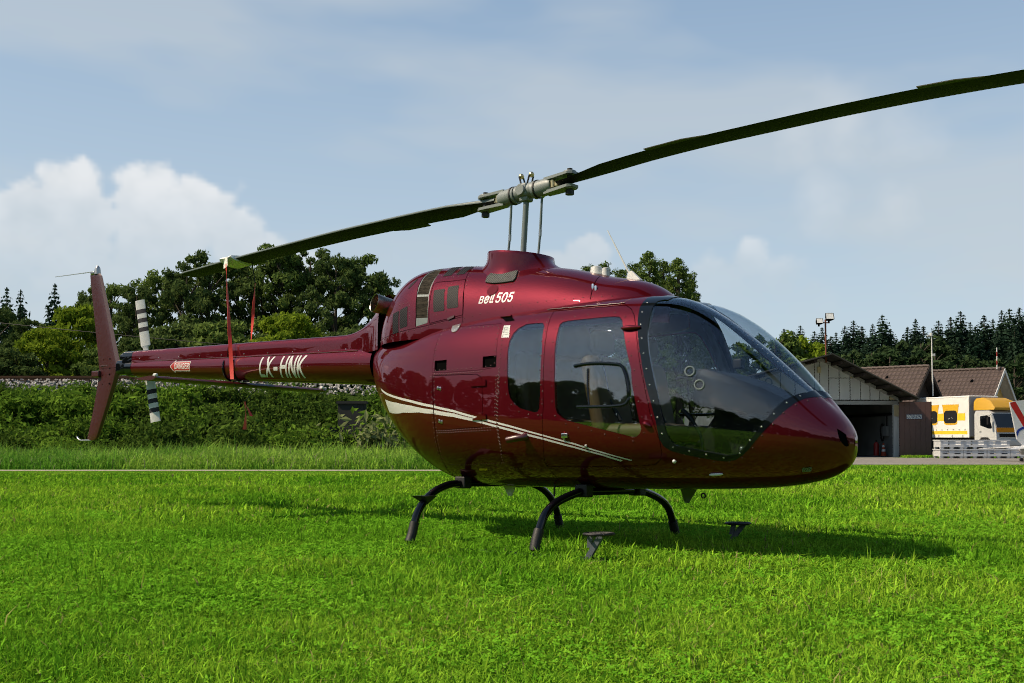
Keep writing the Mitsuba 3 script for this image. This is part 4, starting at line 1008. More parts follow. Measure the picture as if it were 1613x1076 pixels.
xs, ys = np.arange(-60, 3.1, .9), np.r_[36.5, np.arange(37.5, 46, .7), 51, 55]
A, B = np.meshgrid(xs, ys, indexing='ij')
zz = bank_z(A, B) + .12 * (meshkit.noise(np.stack([A, B, 0 * A], -1) * .8) - .5) * (B > 38) * (B < 44)
zz = np.where(B > 52, 0.02, zz) - .02; ends = np.clip((3.0 - A) / 6, 0, 1); zz = zz * ends
V = np.stack([A, B, zz], -1).reshape(-1, 3); n = len(ys); i, j = np.meshgrid(np.arange(len(xs) - 1), np.arange(n - 1), indexing='ij'); i, j = i.ravel(), j.ravel()
q = np.stack([i * n + j, (i + 1) * n + j, (i + 1) * n + j + 1, i * n + j + 1], 1)
diffuse('bank_ground', proc(lambda p, n, uv: mix((.012, .026, .006), (.035, .060, .012), fbm(p.x * 2, p.y * 2, p.z * 2))))
put('railway_bank', (V, q), 'bank_ground', smooth=True, kind='structure')
# ballast: every stone is real, one mesh (nobody could count them)
OCT = (np.array([[1, 0, 0], [-1, 0, 0], [0, 1, 0], [0, -1, 0], [0, 0, 1], [0, 0, -1.0]]), np.array([[0, 2, 4], [2, 1, 4], [1, 3, 4], [3, 0, 4], [2, 0, 5], [1, 2, 5], [3, 1, 5], [0, 3, 5]]))
N = 9000
px_, py_ = rng.uniform(-46, 1.5, N), rng.uniform(43.6, 47.2, N)
sz = rng.uniform(.045, .10, N); rot = rng.normal(size=(N, 3, 3)); rot, _ = np.linalg.qr(rot)
vv = np.einsum('nij,kj->nki', rot * (sz[:, None, None] * rng.uniform(.7, 1.25, (N, 1, 3))), OCT[0]) + np.stack([px_, py_, bank_z(px_, py_) + .02 + .28 * np.clip((py_ - 43.6) / 1.4, 0, 1) + rng.uniform(-.05, .04, N)], 1)[:, None]
diffuse('ballast_stone', proc(lambda p, n, uv: mix((.15, .145, .135), (.44, .43, .41), mikit.cell_rand(p.x * 9, p.y * 9, p.z * 9))))
put('ballast', (vv.reshape(-1, 3), (OCT[1][None] + 6 * np.arange(N)[:, None, None]).reshape(-1, 3)), 'ballast_stone', kind='stuff', label='grey crushed stone ballast under the railway track on the bank', cat='ballast')
metal('rail_rust', (.10, .06, .04), .55)
tr_ = thing('railway_track', 'rusty railway rails on the ballast along the top of the bank', 'railway track')
for y in (45.1, 46.55):
    put('rail', cat_mesh([bx(-60, 2, y - .035, y + .035, 3.42, 3.50), bx(-60, 2, y - .012, y + .012, 3.34, 3.42), bx(-60, 2, y - .07, y + .07, 3.31, 3.34)]), 'rail_rust', tr_)
matte('sleeper_wood', (.06, .045, .035))
for k, x in enumerate(np.arange(-45.5, 1, .65)):
    put('sleeper', bx(x - .12, x + .12, 44.6, 47.05, 3.18, 3.31), 'sleeper_wood', tr_)

# ------------------------------------------------------------------ grass
def blades(x, y, z, h, w, lean, rng, seg=2, curl=.5):
    n = len(x); a = rng.uniform(0, 2 * np.pi, n); b = a + np.pi / 2 + rng.normal(0, .5, n)
    side = np.stack([np.cos(a), np.sin(a), 0 * a], 1) * w[:, None] / 2; dirn = np.stack([np.cos(b), np.sin(b), 0 * b], 1)
    P0 = np.stack([x, y, z], 1); l = (lean * h)[:, None]
    P1 = P0 + dirn * l * .35 + np.stack([0 * x, 0 * x, h * .58], 1); P2 = P0 + dirn * l * (1 + curl * .3) + np.stack([0 * x, 0 * x, h * (1 - .25 * lean)], 1)
    V = np.stack([P0 - side, P0 + side, P1 + side * .8, P1 - side * .8, P2], 1).reshape(-1, 3)
    F = (np.array([[0, 1, 2], [0, 2, 3], [3, 2, 4]])[None] + 5 * np.arange(n)[:, None, None]).reshape(-1, 3)
    return V, F


def grass_col(x, y, n, rng, k=5):
    """A tint per blade: clumps of yellower and bluer green."""
    a = meshkit.fbm(np.stack([x * .55, y * .40, 0 * x], 1), 4, 2); b = meshkit.fbm(np.stack([x * 3.2, y * 3.2, 0 * x], 1), 3, 5)
    t = np.clip((a - .32) * 1.9 + (b - .5) * .8 + rng.normal(0, .16, n), 0, 1)[:, None]
    c = np.array([.105, .270, .014]) * (1 - t) + np.array([.265, .440, .032]) * t
    dry = (rng.uniform(0, 1, n) < .015 + .03 * (a > .56))[:, None]
    c = np.where(dry, np.array([.26, .25, .09]), c) * np.minimum(rng.lognormal(0, .25, n), 1.7)[:, None]
    return np.repeat(c, k, 0)


GRS = bsdf('grass_blade', {'type': 'principledthin', 'base_color': {'type': 'mesh_attribute', 'name': 'vertex_color'}, 'roughness': .30, 'diff_trans': .60, 'eta': 1.4})
GM, GC = [], []


def sow(N, y0, y1, hm, wm, lean=.55, keep=None, seed=1):
    r = np.random.default_rng(seed)
    y = np.sqrt(r.uniform(y0 ** 2, y1 ** 2, N)); x = r.uniform(-.53, .53, N) * y * 1.02
    if keep is not None: k = keep(x, y); x, y = x[k], y[k]
    cl = meshkit.fbm(np.stack([x * 1.6, y * 1.6, 0 * x], 1), 4, 9)
    k = r.uniform(0, 1, len(x)) < .35 + 1.3 * cl; x, y, cl = x[k], y[k], cl[k]
    n = len(x); h = hm * (.45 + 1.0 * cl) * r.lognormal(0, .34, n) * np.where(x < 7, np.clip((29.9 - y) / 7, .16, 1), np.clip((37.4 - y) / 7, .2, 1)); w = wm * r.uniform(.6, 1.4, n)
    v, f = blades(x, y, 0 * x - .005, h, w, np.clip(r.gamma(2.2, lean / 2.2, n), .05, 1.6), r)
    GM.append((v, f)); GC.append(grass_col(x, y, n, r))


lawn = lambda x, y: (y < 29.95) | ((x > 6.5) & (y < 37.2))
sow(210000, 3.7, 6.2, .045, .0080, seed=1)
sow(250000, 6.0, 11.0, .060, .0105, seed=2)
sow(190000, 10.8, 19.5, .074, .018, seed=3)
sow(120000, 19.2, 37.4, .075, .030, keep=lawn, seed=4)
# clover: flat trifoliate leaves
r = np.random.default_rng(12); N = 150000
y = np.sqrt(r.uniform(3.3 ** 2, 13 ** 2, N)); x = r.uniform(-.53, .53, N) * y
k = meshkit.fbm(np.stack([x * .8, y * .8, 0 * x], 1), 4, 40) + r.normal(0, .13, N) > .52; x, y = x[k], y[k]; n = len(x)
z = r.uniform(.022, .062, n); R_ = r.uniform(.009, .0165, n) * (1 + .05 * y); a0 = r.uniform(0, 6.28, n)
tl = r.normal(0, .28, (n, 2)); vs = []
for k in range(3):
    a = a0 + k * 2.094
    for rr, da in ((0.05, 0), (.75, -.62), (1.15, 0.0), (.75, .62)):
        ox, oy = R_ * rr * np.cos(a + da), R_ * rr * np.sin(a + da); vs.append(np.stack([x + ox, y + oy, z + ox * tl[:, 0] + oy * tl[:, 1] + R_ * .15 * (rr > 1)], 1))
V = np.stack(vs, 1).reshape(-1, 3); F = (np.array([[0, 1, 2], [0, 2, 3], [4, 5, 6], [4, 6, 7], [8, 9, 10], [8, 10, 11]])[None] + 12 * np.arange(n)[:, None, None]).reshape(-1, 3)
t = r.uniform(0, 1, n)[:, None]; cc = (np.array([.088, .270, .012]) * (1 - t) + np.array([.185, .420, .028]) * t)
put('clover', (V, F), 'grass_blade', color=np.repeat(cc, 12, 0), kind='stuff', label='clover leaves growing in patches through the mown lawn', cat='clover')
v, f = cat_mesh(GM)
put('lawn_grass', (v, f), 'grass_blade', color=np.vstack(GC), kind='stuff', label='bright green mown lawn grass around the helicopter', cat='grass')
# taller meadow strip along the far side of the path
r = np.random.default_rng(3); N = 62000
y = r.uniform(31.6, 38.6, N); x = r.uniform(-24, 6.0, N); h = (.30 + .35 * meshkit.fbm(np.stack([x * .5, y * .7, 0 * x], 1), 3, 4)) * r.lognormal(0, .22, N) * (1.0 + .25 * (y > 34)) * np.clip((y - 31.2) / 1.2, .35, 1)
v, f = blades(x, y, bank_z(x, y) - .01, h, r.uniform(.016, .034, N), np.clip(r.gamma(2, .26, N), .05, 1.2), r)
c = grass_col(x, y, N, r); c = c * np.array([.95, .95, 1.6]); top = np.tile(np.array([0, 0, 0, 0, 1.0]), N)[:, None]; c = c * (1 - top * .3) + top * .3 * np.array([.30, .34, .15])
put('meadow_grass', (v, f), 'grass_blade', color=c, kind='stuff', label='tall uncut grass strip between the gravel path and the hedge', cat='grass')
# grass fringe along the buildings
r = np.random.default_rng(5); N = 2500
x = r.uniform(18.2, 22, N); y = r.uniform(50.0, 50.9, N); v, f = blades(x, y, 0 * x, r.uniform(.04, .16, N), r.uniform(.02, .05, N), r.uniform(.1, .8, N), r)
put('verge_grass', (v, f), 'grass_blade', color=grass_col(x, y, N, r), kind='stuff', label='thin grass verge at the foot of the brown hangar door', cat='grass')

# ------------------------------------------------------------------ trees
leafy('leaf_dark', (.028, .056, .018), (.125, .175, .050), .30, .55)
leafy('leaf_mid', (.036, .074, .018), (.160, .225, .054), .30, .55)
leafy('leaf_bright', (.070, .125, .010), (.230, .310, .028), .35, .7)
leafy('leaf_bush', (.022, .066, .010), (.190, .320, .035), .55, .6)
leafy('leaf_bush_dark', (.016, .040, .008), (.120, .195, .030), .55, .55)
leafy('leaf_pale', (.10, .13, .05), (.27, .30, .14), .8, .6)
leafy('leaf_far', (.016, .036, .016), (.066, .100, .038), .20, .45)
leafy('needle', (.010, .026, .017), (.040, .068, .042), .35, .3)
matte('bark', (.055, .045, .035), .9)


def leaves(P, size, rng, flat=.0, nrm=None):
    """Leaf-clump quads, bent along the middle, at the points P."""
    n = len(P); a = rng.normal(size=(n, 3)); a[:, 2] *= (1 - flat); a /= np.linalg.norm(a, axis=1, keepdims=True)
    if nrm is not None: a = a * .75 + nrm * .65; a /= np.linalg.norm(a, axis=1, keepdims=True)
    u = np.cross(a, rng.normal(size=(n, 3))); u /= np.linalg.norm(u, axis=1, keepdims=True) + 1e-9; w = np.cross(a, u)
    s = (np.asarray(size) * rng.uniform(.55, 1.35, n))[:, None]; l = s * rng.uniform(1.0, 1.6, (n, 1))
    V = np.stack([P - u * l, P + w * s * .55 + a * s * .12, P + u * l, P - w * s * .55 + a * s * .12], 1).reshape(-1, 3)
    F = (np.array([[0, 1, 2], [0, 2, 3]])[None] + 4 * np.arange(n)[:, None, None]).reshape(-1, 3)
    return V, F


def broadleaf(seed, h, rad, base, nclump, per, leaf, spread=.62, spire=False):
    """Prototype: (trunk with limbs, crown). The crown is clumps of leaves at the ends of limbs, with gaps between them."""
    r = np.random.default_rng(seed); cl = []
    for k in range(nclump):
        t = r.uniform(0, .97) ** .85; z = base + (h - base) * t; prof = rad * (math.sqrt(max(0, 1 - ((t - .42) / .60) ** 2)) if t > .42 else .6 + .4 * t / .42)
        if spire: prof = rad * (1 - t) ** .75 + .1
        a = r.uniform(0, 2 * np.pi); q = prof * r.uniform(.25, 1.0) ** .6
        cl.append((q * math.cos(a), q * math.sin(a), z - .15 * r.uniform(0, 1), r.uniform(.55, 1.15)))
    cl = np.array(cl); pts, nr = [], []
    for x, y, z, s in cl:
        d = r.normal(size=(per, 3)); d /= np.linalg.norm(d, axis=1, keepdims=True); q = d * (r.uniform(0, 1, per) ** .45)[:, None] * np.array([spread, spread, spread * .62]) * s
        pts.append(np.array([x, y, z]) + q); nr.append(d + np.array([0, 0, .5]))
    pts = np.vstack(pts); nr = np.vstack(nr)
    limbs = [tube(spline([(0, 0, -.3), (.08, .03, base * .5), (-.05, .1, base), (.1, 0, h * .75), (.0, 0, h * .93)], 14), np.linspace(.024 * h, .008 * h * .5, 14), 8)]
    for x, y, z, s in cl[:: max(1, nclump // 26)]:
        z0 = max(base * .7, z - .9 - .5 * math.hypot(x, y)); limbs.append(tube(spline([(0, 0, z0), (x * .45, y * .45, (z0 + z) / 2 + .1), (x, y, z)], 6), np.linspace(.006 * h, .0016 * h, 6), 5))
    return cat_mesh(limbs), leaves(pts, leaf, r, 0, nr / np.linalg.norm(nr, axis=1, keepdims=True))


def conifer(seed, h, rad, leaf=.30, tiers=30):
    r = np.random.default_rng(seed); pts, nr = [], []
    for t in 1 - np.linspace(.92, .018, tiers) ** 1.1:
        z = h * t; L = rad * (1 - t) ** .64 * r.uniform(.8, 1.1) + .12
        nb = max(5, int(10 * (1 - t) + 5))
        for a in r.uniform(0, 2 * np.pi) + np.arange(nb) * 2 * np.pi / nb + r.normal(0, .2, nb):
            l = L * r.uniform(.65, 1.12); m = max(5, int(l * 8))
            s = r.uniform(.08, 1, m) ** .8; d = np.array([math.cos(a), math.sin(a)])
            w = r.normal(0, .10, (m, 2)) * (1 - .4 * s[:, None]) * l * .8
            pts.append(np.stack([d[0] * l * s + w[:, 0], d[1] * l * s + w[:, 1], z - .42 * l * s ** 1.2 + .16 * l * s ** 3 + r.normal(0, .06, m)], 1)); nr.append(np.tile([d[0] * .3, d[1] * .3, .9], (m, 1)))
    pts.append(np.stack([r.normal(0, .05, 30), r.normal(0, .05, 30), np.linspace(h * .955, h * .998, 30)], 1)); nr.append(np.tile([0, 0, 1.0], (30, 1)))
    return tube([(0, 0, -.5), (0, 0, h * .5), (0, 0, h)], [.018 * h, .010 * h, .002 * h], 7), leaves(np.vstack(pts), leaf * np.clip(.25 + (h * 1.01 - np.vstack(pts)[:, 2]) / (.28 * h), .25, 1), r, .2, np.vstack(nr))


PROTO = {}


def plant(name, kind, loc, scale, m, label, cat, group=None, rz=None, sxy=1.0, r=rng):
    """A tree or bush of a kind; the first of its kind makes the meshes, the others reuse them."""
    k = thing(name, label, cat, group); w = xf(loc, r.uniform(0, 6.28) if rz is None else rz, (scale * sxy, scale * sxy, scale))
    if kind not in PROTO:
        a, b = MAKE[kind]()
        PROTO[kind] = (mikit.ply(a, 'bark', smooth=True), mikit.ply(b, m))
    a, b = PROTO[kind]
    scene[key_of('trunk' if cat == 'tree' else 'stems', k)] = {**a, 'to_world': w, 'bsdf': {'type': 'ref', 'id': 'bark'}}
    scene[key_of('crown' if cat == 'tree' else 'foliage', k)] = {**b, 'to_world': w, 'bsdf': {'type': 'ref', 'id': m}}
    return k


def bush(seed, n=1500, leaf=.075):
    def f():
        r = np.random.default_rng(seed); pts, nr = [], []
        for k in range(15):
            a = r.uniform(0, 6.28); q = r.uniform(0, .72); c = np.array([q * math.cos(a), q * math.sin(a), r.uniform(.15, .95)]); d = r.normal(size=(n // 15, 3)); d /= np.linalg.norm(d, axis=1, keepdims=True)
            pts.append(c + d * (r.uniform(0, 1, n // 15) ** .45)[:, None] * r.uniform(.22, .46)); nr.append(d + [0, 0, .4])
        shoots = r.normal(0, .5, (n // 10, 3)) * [1, 1, 0] + np.stack([0 * np.arange(n // 10), 0 * np.arange(n // 10), r.uniform(.8, 1.45, n // 10)], 1); pts.append(shoots); nr.append(r.normal(size=shoots.shape))
        stems = [tube([(0, 0, -.3), (.5 * math.cos(a), .5 * math.sin(a), .8)], [.03, .01], 5) for a in np.arange(5) * 1.26]
        nr = np.vstack(nr); return cat_mesh(stems), leaves(np.vstack(pts), leaf, r, 0, nr / np.linalg.norm(nr, axis=1, keepdims=True))
    return f


MAKE = {'broad1': lambda: broadleaf(1, 12, 3.7, 1.2, 150, 105, .115, .56), 'broad2': lambda: broadleaf(2, 12, 3.3, 1.0, 140, 105, .115, .54), 'broad3': lambda: broadleaf(3, 12, 4.0, .8, 160, 105, .115, .58), 'broad4': lambda: broadleaf(4, 12, 3.1, 1.6, 120, 110, .115, .55),
        'low': lambda: broadleaf(6, 6.5, 2.4, .4, 95, 150, .10, .52), 'locust': lambda: broadleaf(8, 9.8, 1.7, 2.0, 190, 60, .055, .30, True),
        'spruce1': lambda: conifer(11, 19, 4.3, .34, 34), 'spruce2': lambda: conifer(12, 19, 3.7, .34, 36), 'spruce3': lambda: conifer(13, 19, 4.9, .38, 30), 'far': lambda: broadleaf(9, 13, 3.6, 1.5, 70, 60, .28, .95),
        'bush1': bush(21), 'bush2': bush(22), 'bush3': bush(23, 1300, .085), 'bush4': bush(24, 1200, .10)}
ORD = 'first second third fourth fifth sixth seventh eighth ninth tenth eleventh twelfth thirteenth fourteenth fifteenth sixteenth seventeenth eighteenth nineteenth twentieth'.split()


def nth(i):
    return ORD[i] if i < 20 else ('twenty-' + ORD[i - 20] if i < 29 else ('thirtieth' if i == 29 else ('thirty-' + ORD[i - 30] if i < 39 else ('fortieth' if i == 39 else 'forty-' + ORD[i - 40]))))


# broadleaf trees beyond the railway: (x, y, height, kind, material)
LEFT = []
for u, yt, Z, kd, m in ((-70, 455, 72, 'broad1', 'leaf_dark'), (-10, 478, 66, 'broad3', 'leaf_dark'), (42, 500, 64, 'broad2', 'leaf_dark'), (140, 452, 70, 'broad4', 'leaf_dark'), (172, 440, 66, 'broad1', 'leaf_mid'), (214, 446, 64, 'broad2', 'leaf_dark'), (255, 424, 67, 'broad3', 'leaf_mid'), (292, 410, 64, 'broad4', 'leaf_dark'),
                       (328, 393, 65, 'broad1', 'leaf_dark'), (372, 412, 68, 'broad2', 'leaf_mid'), (412, 402, 66, 'broad3', 'leaf_dark'), (440, 378, 65, 'broad4', 'leaf_mid'), (488, 388, 66, 'broad1', 'leaf_dark'), (528, 400, 63, 'broad2', 'leaf_dark'), (556, 396, 66, 'broad4', 'leaf_mid'), (586, 424, 64, 'broad3', 'leaf_dark')):
    LEFT.append(((u - 806.5) * Z / 1707, Z, .914 + (692 - yt) * Z / 1707, kd, m, u))
LEFT.sort(key=lambda t: t[5]); r3 = np.random.default_rng(4)
for i, (x, Z, h, kd, m, u) in enumerate(LEFT):
    plant('broadleaf_tree', kd, (x, Z, 0), h / 12.1, m, f'tall dense broadleaf tree beyond the railway bank, {nth(i)} from the left of that row', 'tree', 'broadleaf trees beyond the railway', sxy=r3.uniform(.66, .86))
FRONT = [(-30, 535, 54, 'leaf_dark'), (25, 545, 53, 'leaf_dark'), (75, 512, 55, 'leaf_bright'), (118, 474, 58, 'leaf_bright'), (165, 545, 54, 'leaf_mid'), (225, 520, 55, 'leaf_dark'), (285, 505, 56, 'leaf_dark'), (345, 500, 55, 'leaf_mid'), (395, 520, 56, 'leaf_dark'), (446, 484, 54, 'leaf_bright'), (500, 520, 56, 'leaf_mid'), (548, 510, 55, 'leaf_dark'), (596, 515, 56, 'leaf_dark')]
for i, (u, yt, Z, m) in enumerate(FRONT):
    h = .914 + (690 - yt) * Z / 1707
    plant('understorey_tree', 'low', ((u - 806.5) * Z / 1707, Z, 0), h / 6.7, m, f'{"bright yellow-green" if m == "leaf_bright" else "low dark"} bushy tree close behind the railway track, {nth(i)} from the left', 'tree', 'low trees behind the track', sxy=1.0 if m != 'leaf_bright' else .85)
for i, (u, yt, Z, s) in enumerate(((8, 449, 95, 1), (30, 452, 97, 2), (84, 443, 92, 1))):
    h = .914 + (690 - yt) * Z / 1707
    plant('spruce', f'spruce{s}', ((u - 806.5) * Z / 1707, Z, 0), h / 19.2, 'needle', ('dark pointed spruce at the left edge above the broadleaf trees', 'dark pointed spruce beside the leftmost one', 'single dark spruce standing free to the left of the tail fin')[i], 'tree', sxy=.75)

# trees beyond the helicopter and on the right
MID = [(640, 545, 80, 'far', 'leaf_dark'), (690, 560, 82, 'far', 'leaf_dark'), (1040, 528, 84, 'far', 'leaf_dark'), (1085, 520, 82, 'far', 'leaf_mid'), (1135, 530, 80, 'far', 'leaf_dark'), (1180, 540, 78, 'far', 'leaf_mid'), (1222, 518, 88, 'far', 'leaf_mid'), (740, 560, 82, 'far', 'leaf_dark'), (800, 565, 84, 'far', 'leaf_mid'), (860, 560, 82, 'far', 'leaf_dark'), (920, 555, 82, 'far', 'leaf_dark'), (980, 545, 83, 'far', 'leaf_dark')]
MID.sort()
for i, (u, yt, Z, kd, m) in enumerate(MID):
    h = .914 + (690 - yt) * Z / 1707
    plant('broadleaf_tree', kd, ((u - 806.5) * Z / 1707, Z, 0), h / 13.2, m, f'broadleaf tree far behind the helicopter cabin, {nth(i)} from the left in that row', 'tree', 'trees behind the helicopter')
for i, (u, yt, Z, sx) in enumerate(((903, 417, 52, .8), (926, 408, 51, .8), (951, 404, 50, .9), (978, 414, 51, .9), (1002, 404, 50, .9), (1023, 386, 49, 1.0), (1046, 400, 51, .9), (1069, 397, 50, 1.0), (1088, 420, 51, .8))):
    h = .914 + (690 - yt) * Z / 1707
    plant('feathery_tree', 'locust', ((u - 806.5) * Z / 1707, Z, 0), h / 9.9, 'leaf_mid', f'feathery green treetop showing above the cabin roof, {nth(i)} from the left' + (', the tallest' if u == 1023 else ''), 'tree', 'feathery trees behind the cabin roof', sxy=sx)
HILL = []
for u, yt, Z in ((1236, 516, 170), (1250, 520, 175), (1262, 511, 172), (1284, 520, 178), (1296, 514, 174), (1318, 522, 176), (1332, 511, 178), (1346, 503, 172), (1359, 512, 170), (1376, 508, 176), (1391, 494, 168), (1404, 516, 178), (1431, 513, 170), (1444, 500, 166), (1456, 512, 172), (1480, 503, 164), (1499, 497, 166), (1515, 488, 160), (1530, 505, 166), (1552, 494, 160), (1566, 500, 164), (1580, 486, 158), (1592, 484, 156), (1608, 482, 158), (1625, 480, 156), (1645, 486, 158), (1538, 512, 150), (1470, 520, 158), (1572, 515, 150), (1600, 510, 148), (1310, 528, 160), (1270, 534, 160), (1368, 530, 162), (1418, 545, 165)):
    HILL.append((u, yt, Z))
HILL.sort(); r2 = np.random.default_rng(77)
for i, (u, yt, Z) in enumerate(HILL):
    zb = 2.0 + (Z - 130) * .045
    h = .914 + (690 - yt) * Z / 1707 - zb
    plant('spruce', f'spruce{1 + (i * 7 + i // 3) % 3}', ((u - 806.5) * Z / 1707, Z, zb), h / 19.2, 'needle', f'dark spruce on the wooded rise behind the houses, {nth(i)} from the left', 'tree', 'spruces on the rise', sxy=r2.uniform(.95, 1.45))
HB = [(1238, 560, 130, 'leaf_dark'), (1276, 524, 90, 'leaf_bright'), (1316, 560, 128, 'leaf_dark'), (1345, 552, 130, 'leaf_mid'), (1374, 540, 132, 'leaf_dark'), (1402, 541, 128, 'leaf_mid'), (1428, 560, 128, 'leaf_dark'), (1452, 524, 130, 'leaf_mid'), (1474, 540, 128, 'leaf_dark'), (1508, 560, 126, 'leaf_dark'), (1540, 556, 128, 'leaf_dark'), (1600, 552, 112, 'leaf_mid'), (1632, 548, 114, 'leaf_mid'), (1570, 570, 124, 'leaf_dark'), (1258, 565, 118, 'leaf_dark'), (1300, 572, 118, 'leaf_dark')]
HB.sort()
for i, (u, yt, Z, m) in enumerate(HB):
    h = .914 + (690 - yt) * Z / 1707
    plant('broadleaf_tree', 'far', ((u - 806.5) * Z / 1707, Z, .0), h / 13.4, m if m == 'leaf_bright' else 'leaf_far', 'bright yellow-green tree above the hangar roof left of the light mast' if m == 'leaf_bright' else f'broadleaf tree at the foot of the wooded rise behind the houses, {nth(i)} from the left', 'tree', None if m == 'leaf_bright' else 'trees at the foot of the rise', sxy=1.15 if m != 'leaf_bright' else .8)
ys = np.r_[96, np.arange(110, 300, 12.)]; xs = np.arange(20, 240, 12.); A, B = np.meshgrid(xs, ys, indexing='ij')
V = np.stack([A, B, np.clip(2.0 + (B - 130) * .045, -.03, 12) * np.clip((A - 20) / 20, 0, 1) - .03], -1).reshape(-1, 3); n = len(ys); i, j = np.meshgrid(np.arange(len(xs) - 1), np.arange(n - 1), indexing='ij'); i, j = i.ravel(), j.ravel()
put('hill', (V, np.stack([i * n + j, (i + 1) * n + j, (i + 1) * n + j + 1, i * n + j + 1], 1)), 'lawn_ground', smooth=True, kind='structure')
# woodland all round, outside the frame, that the helicopter's paint and glass mirror
mt_, ms = [], broadleaf(31, 13, 4.5, .6, 60, 26, .62, 1.5)[1]
r = np.random.default_rng(8)
for a in np.r_[np.radians(np.arange(100, 262, 2.6)), np.radians(np.arange(44, 100, 4.0)), np.radians(np.arange(262, 318, 4.0))]:
    d = r.uniform(66, 90); mt_.append(mv(ms, (d * math.sin(a), d * math.cos(a), 0), r.uniform(0, 6.28), r.uniform(.75, 1.25)))
put('woodland', cat_mesh(mt_), 'leaf_dark', kind='stuff', label='wood around the airfield seen mirrored in the helicopter', cat='woodland')

# bushes covering the bank
r = np.random.default_rng(44); BU = []
for Zr, n, s0, s1 in ((37.6, 26, .55, .95), (39.2, 28, .75, 1.15), (40.9, 28, .7, 1.1), (42.4, 22, .45, .75)):
    for x in np.linspace(-21.5, -3.4, n) + r.normal(0, .22, n): BU.append([x, Zr + r.normal(0, .3), r.uniform(s0, s1), 'leaf_bush' if r.uniform() < (.75 if x < -15 else .35) else 'leaf_bush_dark'])  # bright and dark bushes mixed; more dark ones to the right stand for shade
BU = [b for b in BU if not (abs(b[0] + 5.8) < .75 and b[1] < 40.2) and not (b[1] > 41.8 and -15.8 < b[0] < -13.2 and False)]
BU += [[-4.6, 37.6, 1.25, 'leaf_pale'], [-4.2, 38.8, 1.35, 'leaf_bush'], [-6.4, 40.3, .9, 'leaf_bush'], [-5.3, 40.3, 1.0, 'leaf_bush_dark'], [-6.9, 38.6, 1.0, 'leaf_bush_dark'], [-6.75, 38.0, .9, 'leaf_bush'], [-6.1, 38.5, .55, 'leaf_bush_dark'], [-5.45, 38.6, .5, 'leaf_bush'], [-5.9, 39.9, .75, 'leaf_bush'], [-5.4, 39.9, .8, 'leaf_bush_dark'], [-5.8, 40.4, .8, 'leaf_bush'], [-15.9, 36.9, .62, 'leaf_bush'], [-8.0, 41.0, 1.0, 'leaf_bush_dark'], [-7.4, 39.6, 1.0, 'leaf_bush_dark'], [-8.6, 42.2, .8, 'leaf_bush'], [-17.8, 37.0, .8, 'leaf_bush'], [-12.6, 41.6, 1.1, 'leaf_bush'], [-11.6, 37.2, 1.2, 'leaf_bush_dark'], [-9.4, 37.3, 1.2, 'leaf_bush_dark']]
for x in np.arange(-2.6, 3.5, .9): BU.append([x, 38.2 + r.normal(0, .4), r.uniform(.8, 1.2), 'leaf_bush'])
BU.sort(key=lambda b: b[0] / b[1]); ROWS = [0, 0, 0, 0]
for i, (x, y, s, m) in enumerate(BU):
    row = int(np.searchsorted((38.4, 40.0, 41.7), y)); lab = f'{"bright" if m == "leaf_bush" else "dark"} green bush of the bank hedge, {("front row at the foot", "second row", "third row", "top row by the ballast")[row]}, {nth(ROWS[row])} from the left'; ROWS[row] += m != 'leaf_pale'
    plant('bush', f'bush{1 + i % 4}', (x, y, float(bank_z(x, y)) - .1), s, m, 'pale green flowering bush right of the culvert on the bank' if m == 'leaf_pale' else lab, 'bush', None if m == 'leaf_pale' else 'bushes covering the railway bank')
matte('old_concrete', streaked((.012, .014, .015), (.034, .036, .036), (2, 2, 3)), .9)
cv = thing('culvert', 'dark weathered concrete culvert mouth between the bushes of the bank', 'culvert')
put('head_wall', bx(-6.30, -5.30, 39.2, 39.5, 0, 2.15), 'old_concrete', cv); put('coping', bx(-6.35, -5.25, 39.15, 39.55, 2.153, 2.25), 'old_concrete', cv); put('wing_wall', bx(-6.45, -6.305, 38.3, 39.197, 0, 1.3), 'old_concrete', cv)
put('opening', bx(-6.1, -5.5, 39.185, 39.21, 0, 1.0), 'gap_black', cv)
pc = thing('power_cable', 'thin black overhead cable crossing in front of the trees on the left', 'cable')
cb = np.array([(x, 50 + .02 * x, 9.3 - .30 * (x + 24) + .012 * (x + 24) ** 2) for x in np.linspace(-60, -8, 30)]); cb[:, 2] = 6.20 - (cb[:, 0] + 23.6) * .105 + ((cb[:, 0] + 23.6) / 22) ** 2 * .45
put('cable', tube(cb, .016, 5), 'rubber_dark', pc)

# ------------------------------------------------------------------ hangar
hg = thing('hangar', 'grey panelled shed with a shallow gabled roof and open dark interior beside the helicopter nose', 'hangar')
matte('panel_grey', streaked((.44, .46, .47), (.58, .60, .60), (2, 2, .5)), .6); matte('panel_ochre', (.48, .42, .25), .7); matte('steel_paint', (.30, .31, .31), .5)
diffuse('roof_sheet', proc(lambda p, n, uv: mix((.035, .036, .033), (.075, .075, .068), fbm(p.x * 2, p.y * 1, p.z * 3)))); matte('dark_wood_and_shade', (.03, .022, .018), .8); matte('inner_wall', streaked((.10, .11, .11), (.17, .18, .18), (1.5, 1.5, .7)), .8); diffuse('dark_steel', rgb(.02, .02, .02)); diffuse('inner_floor', rgb(.10, .10, .10))  # the dark wood colour also stands for shade on one house gable
RX, RZ, EX, EZ, LX, LZ = 14.88, 4.80, 18.72, 2.80, 10.0, 3.45
gab = Polygon([(LX, 2.68), (LX, LZ - .10), (RX, RZ - .10), (18.56, EZ + .02), (18.56, 2.68)])
def upright(poly, y0, y1):
    v, f = extrude(poly, 0, y1 - y0); return np.stack([v[:, 0], y1 - v[:, 2], v[:, 1]], 1), f
put('gable_backing', upright(gab, 52.05, 52.12), 'dark_wood_and_shade', hg)
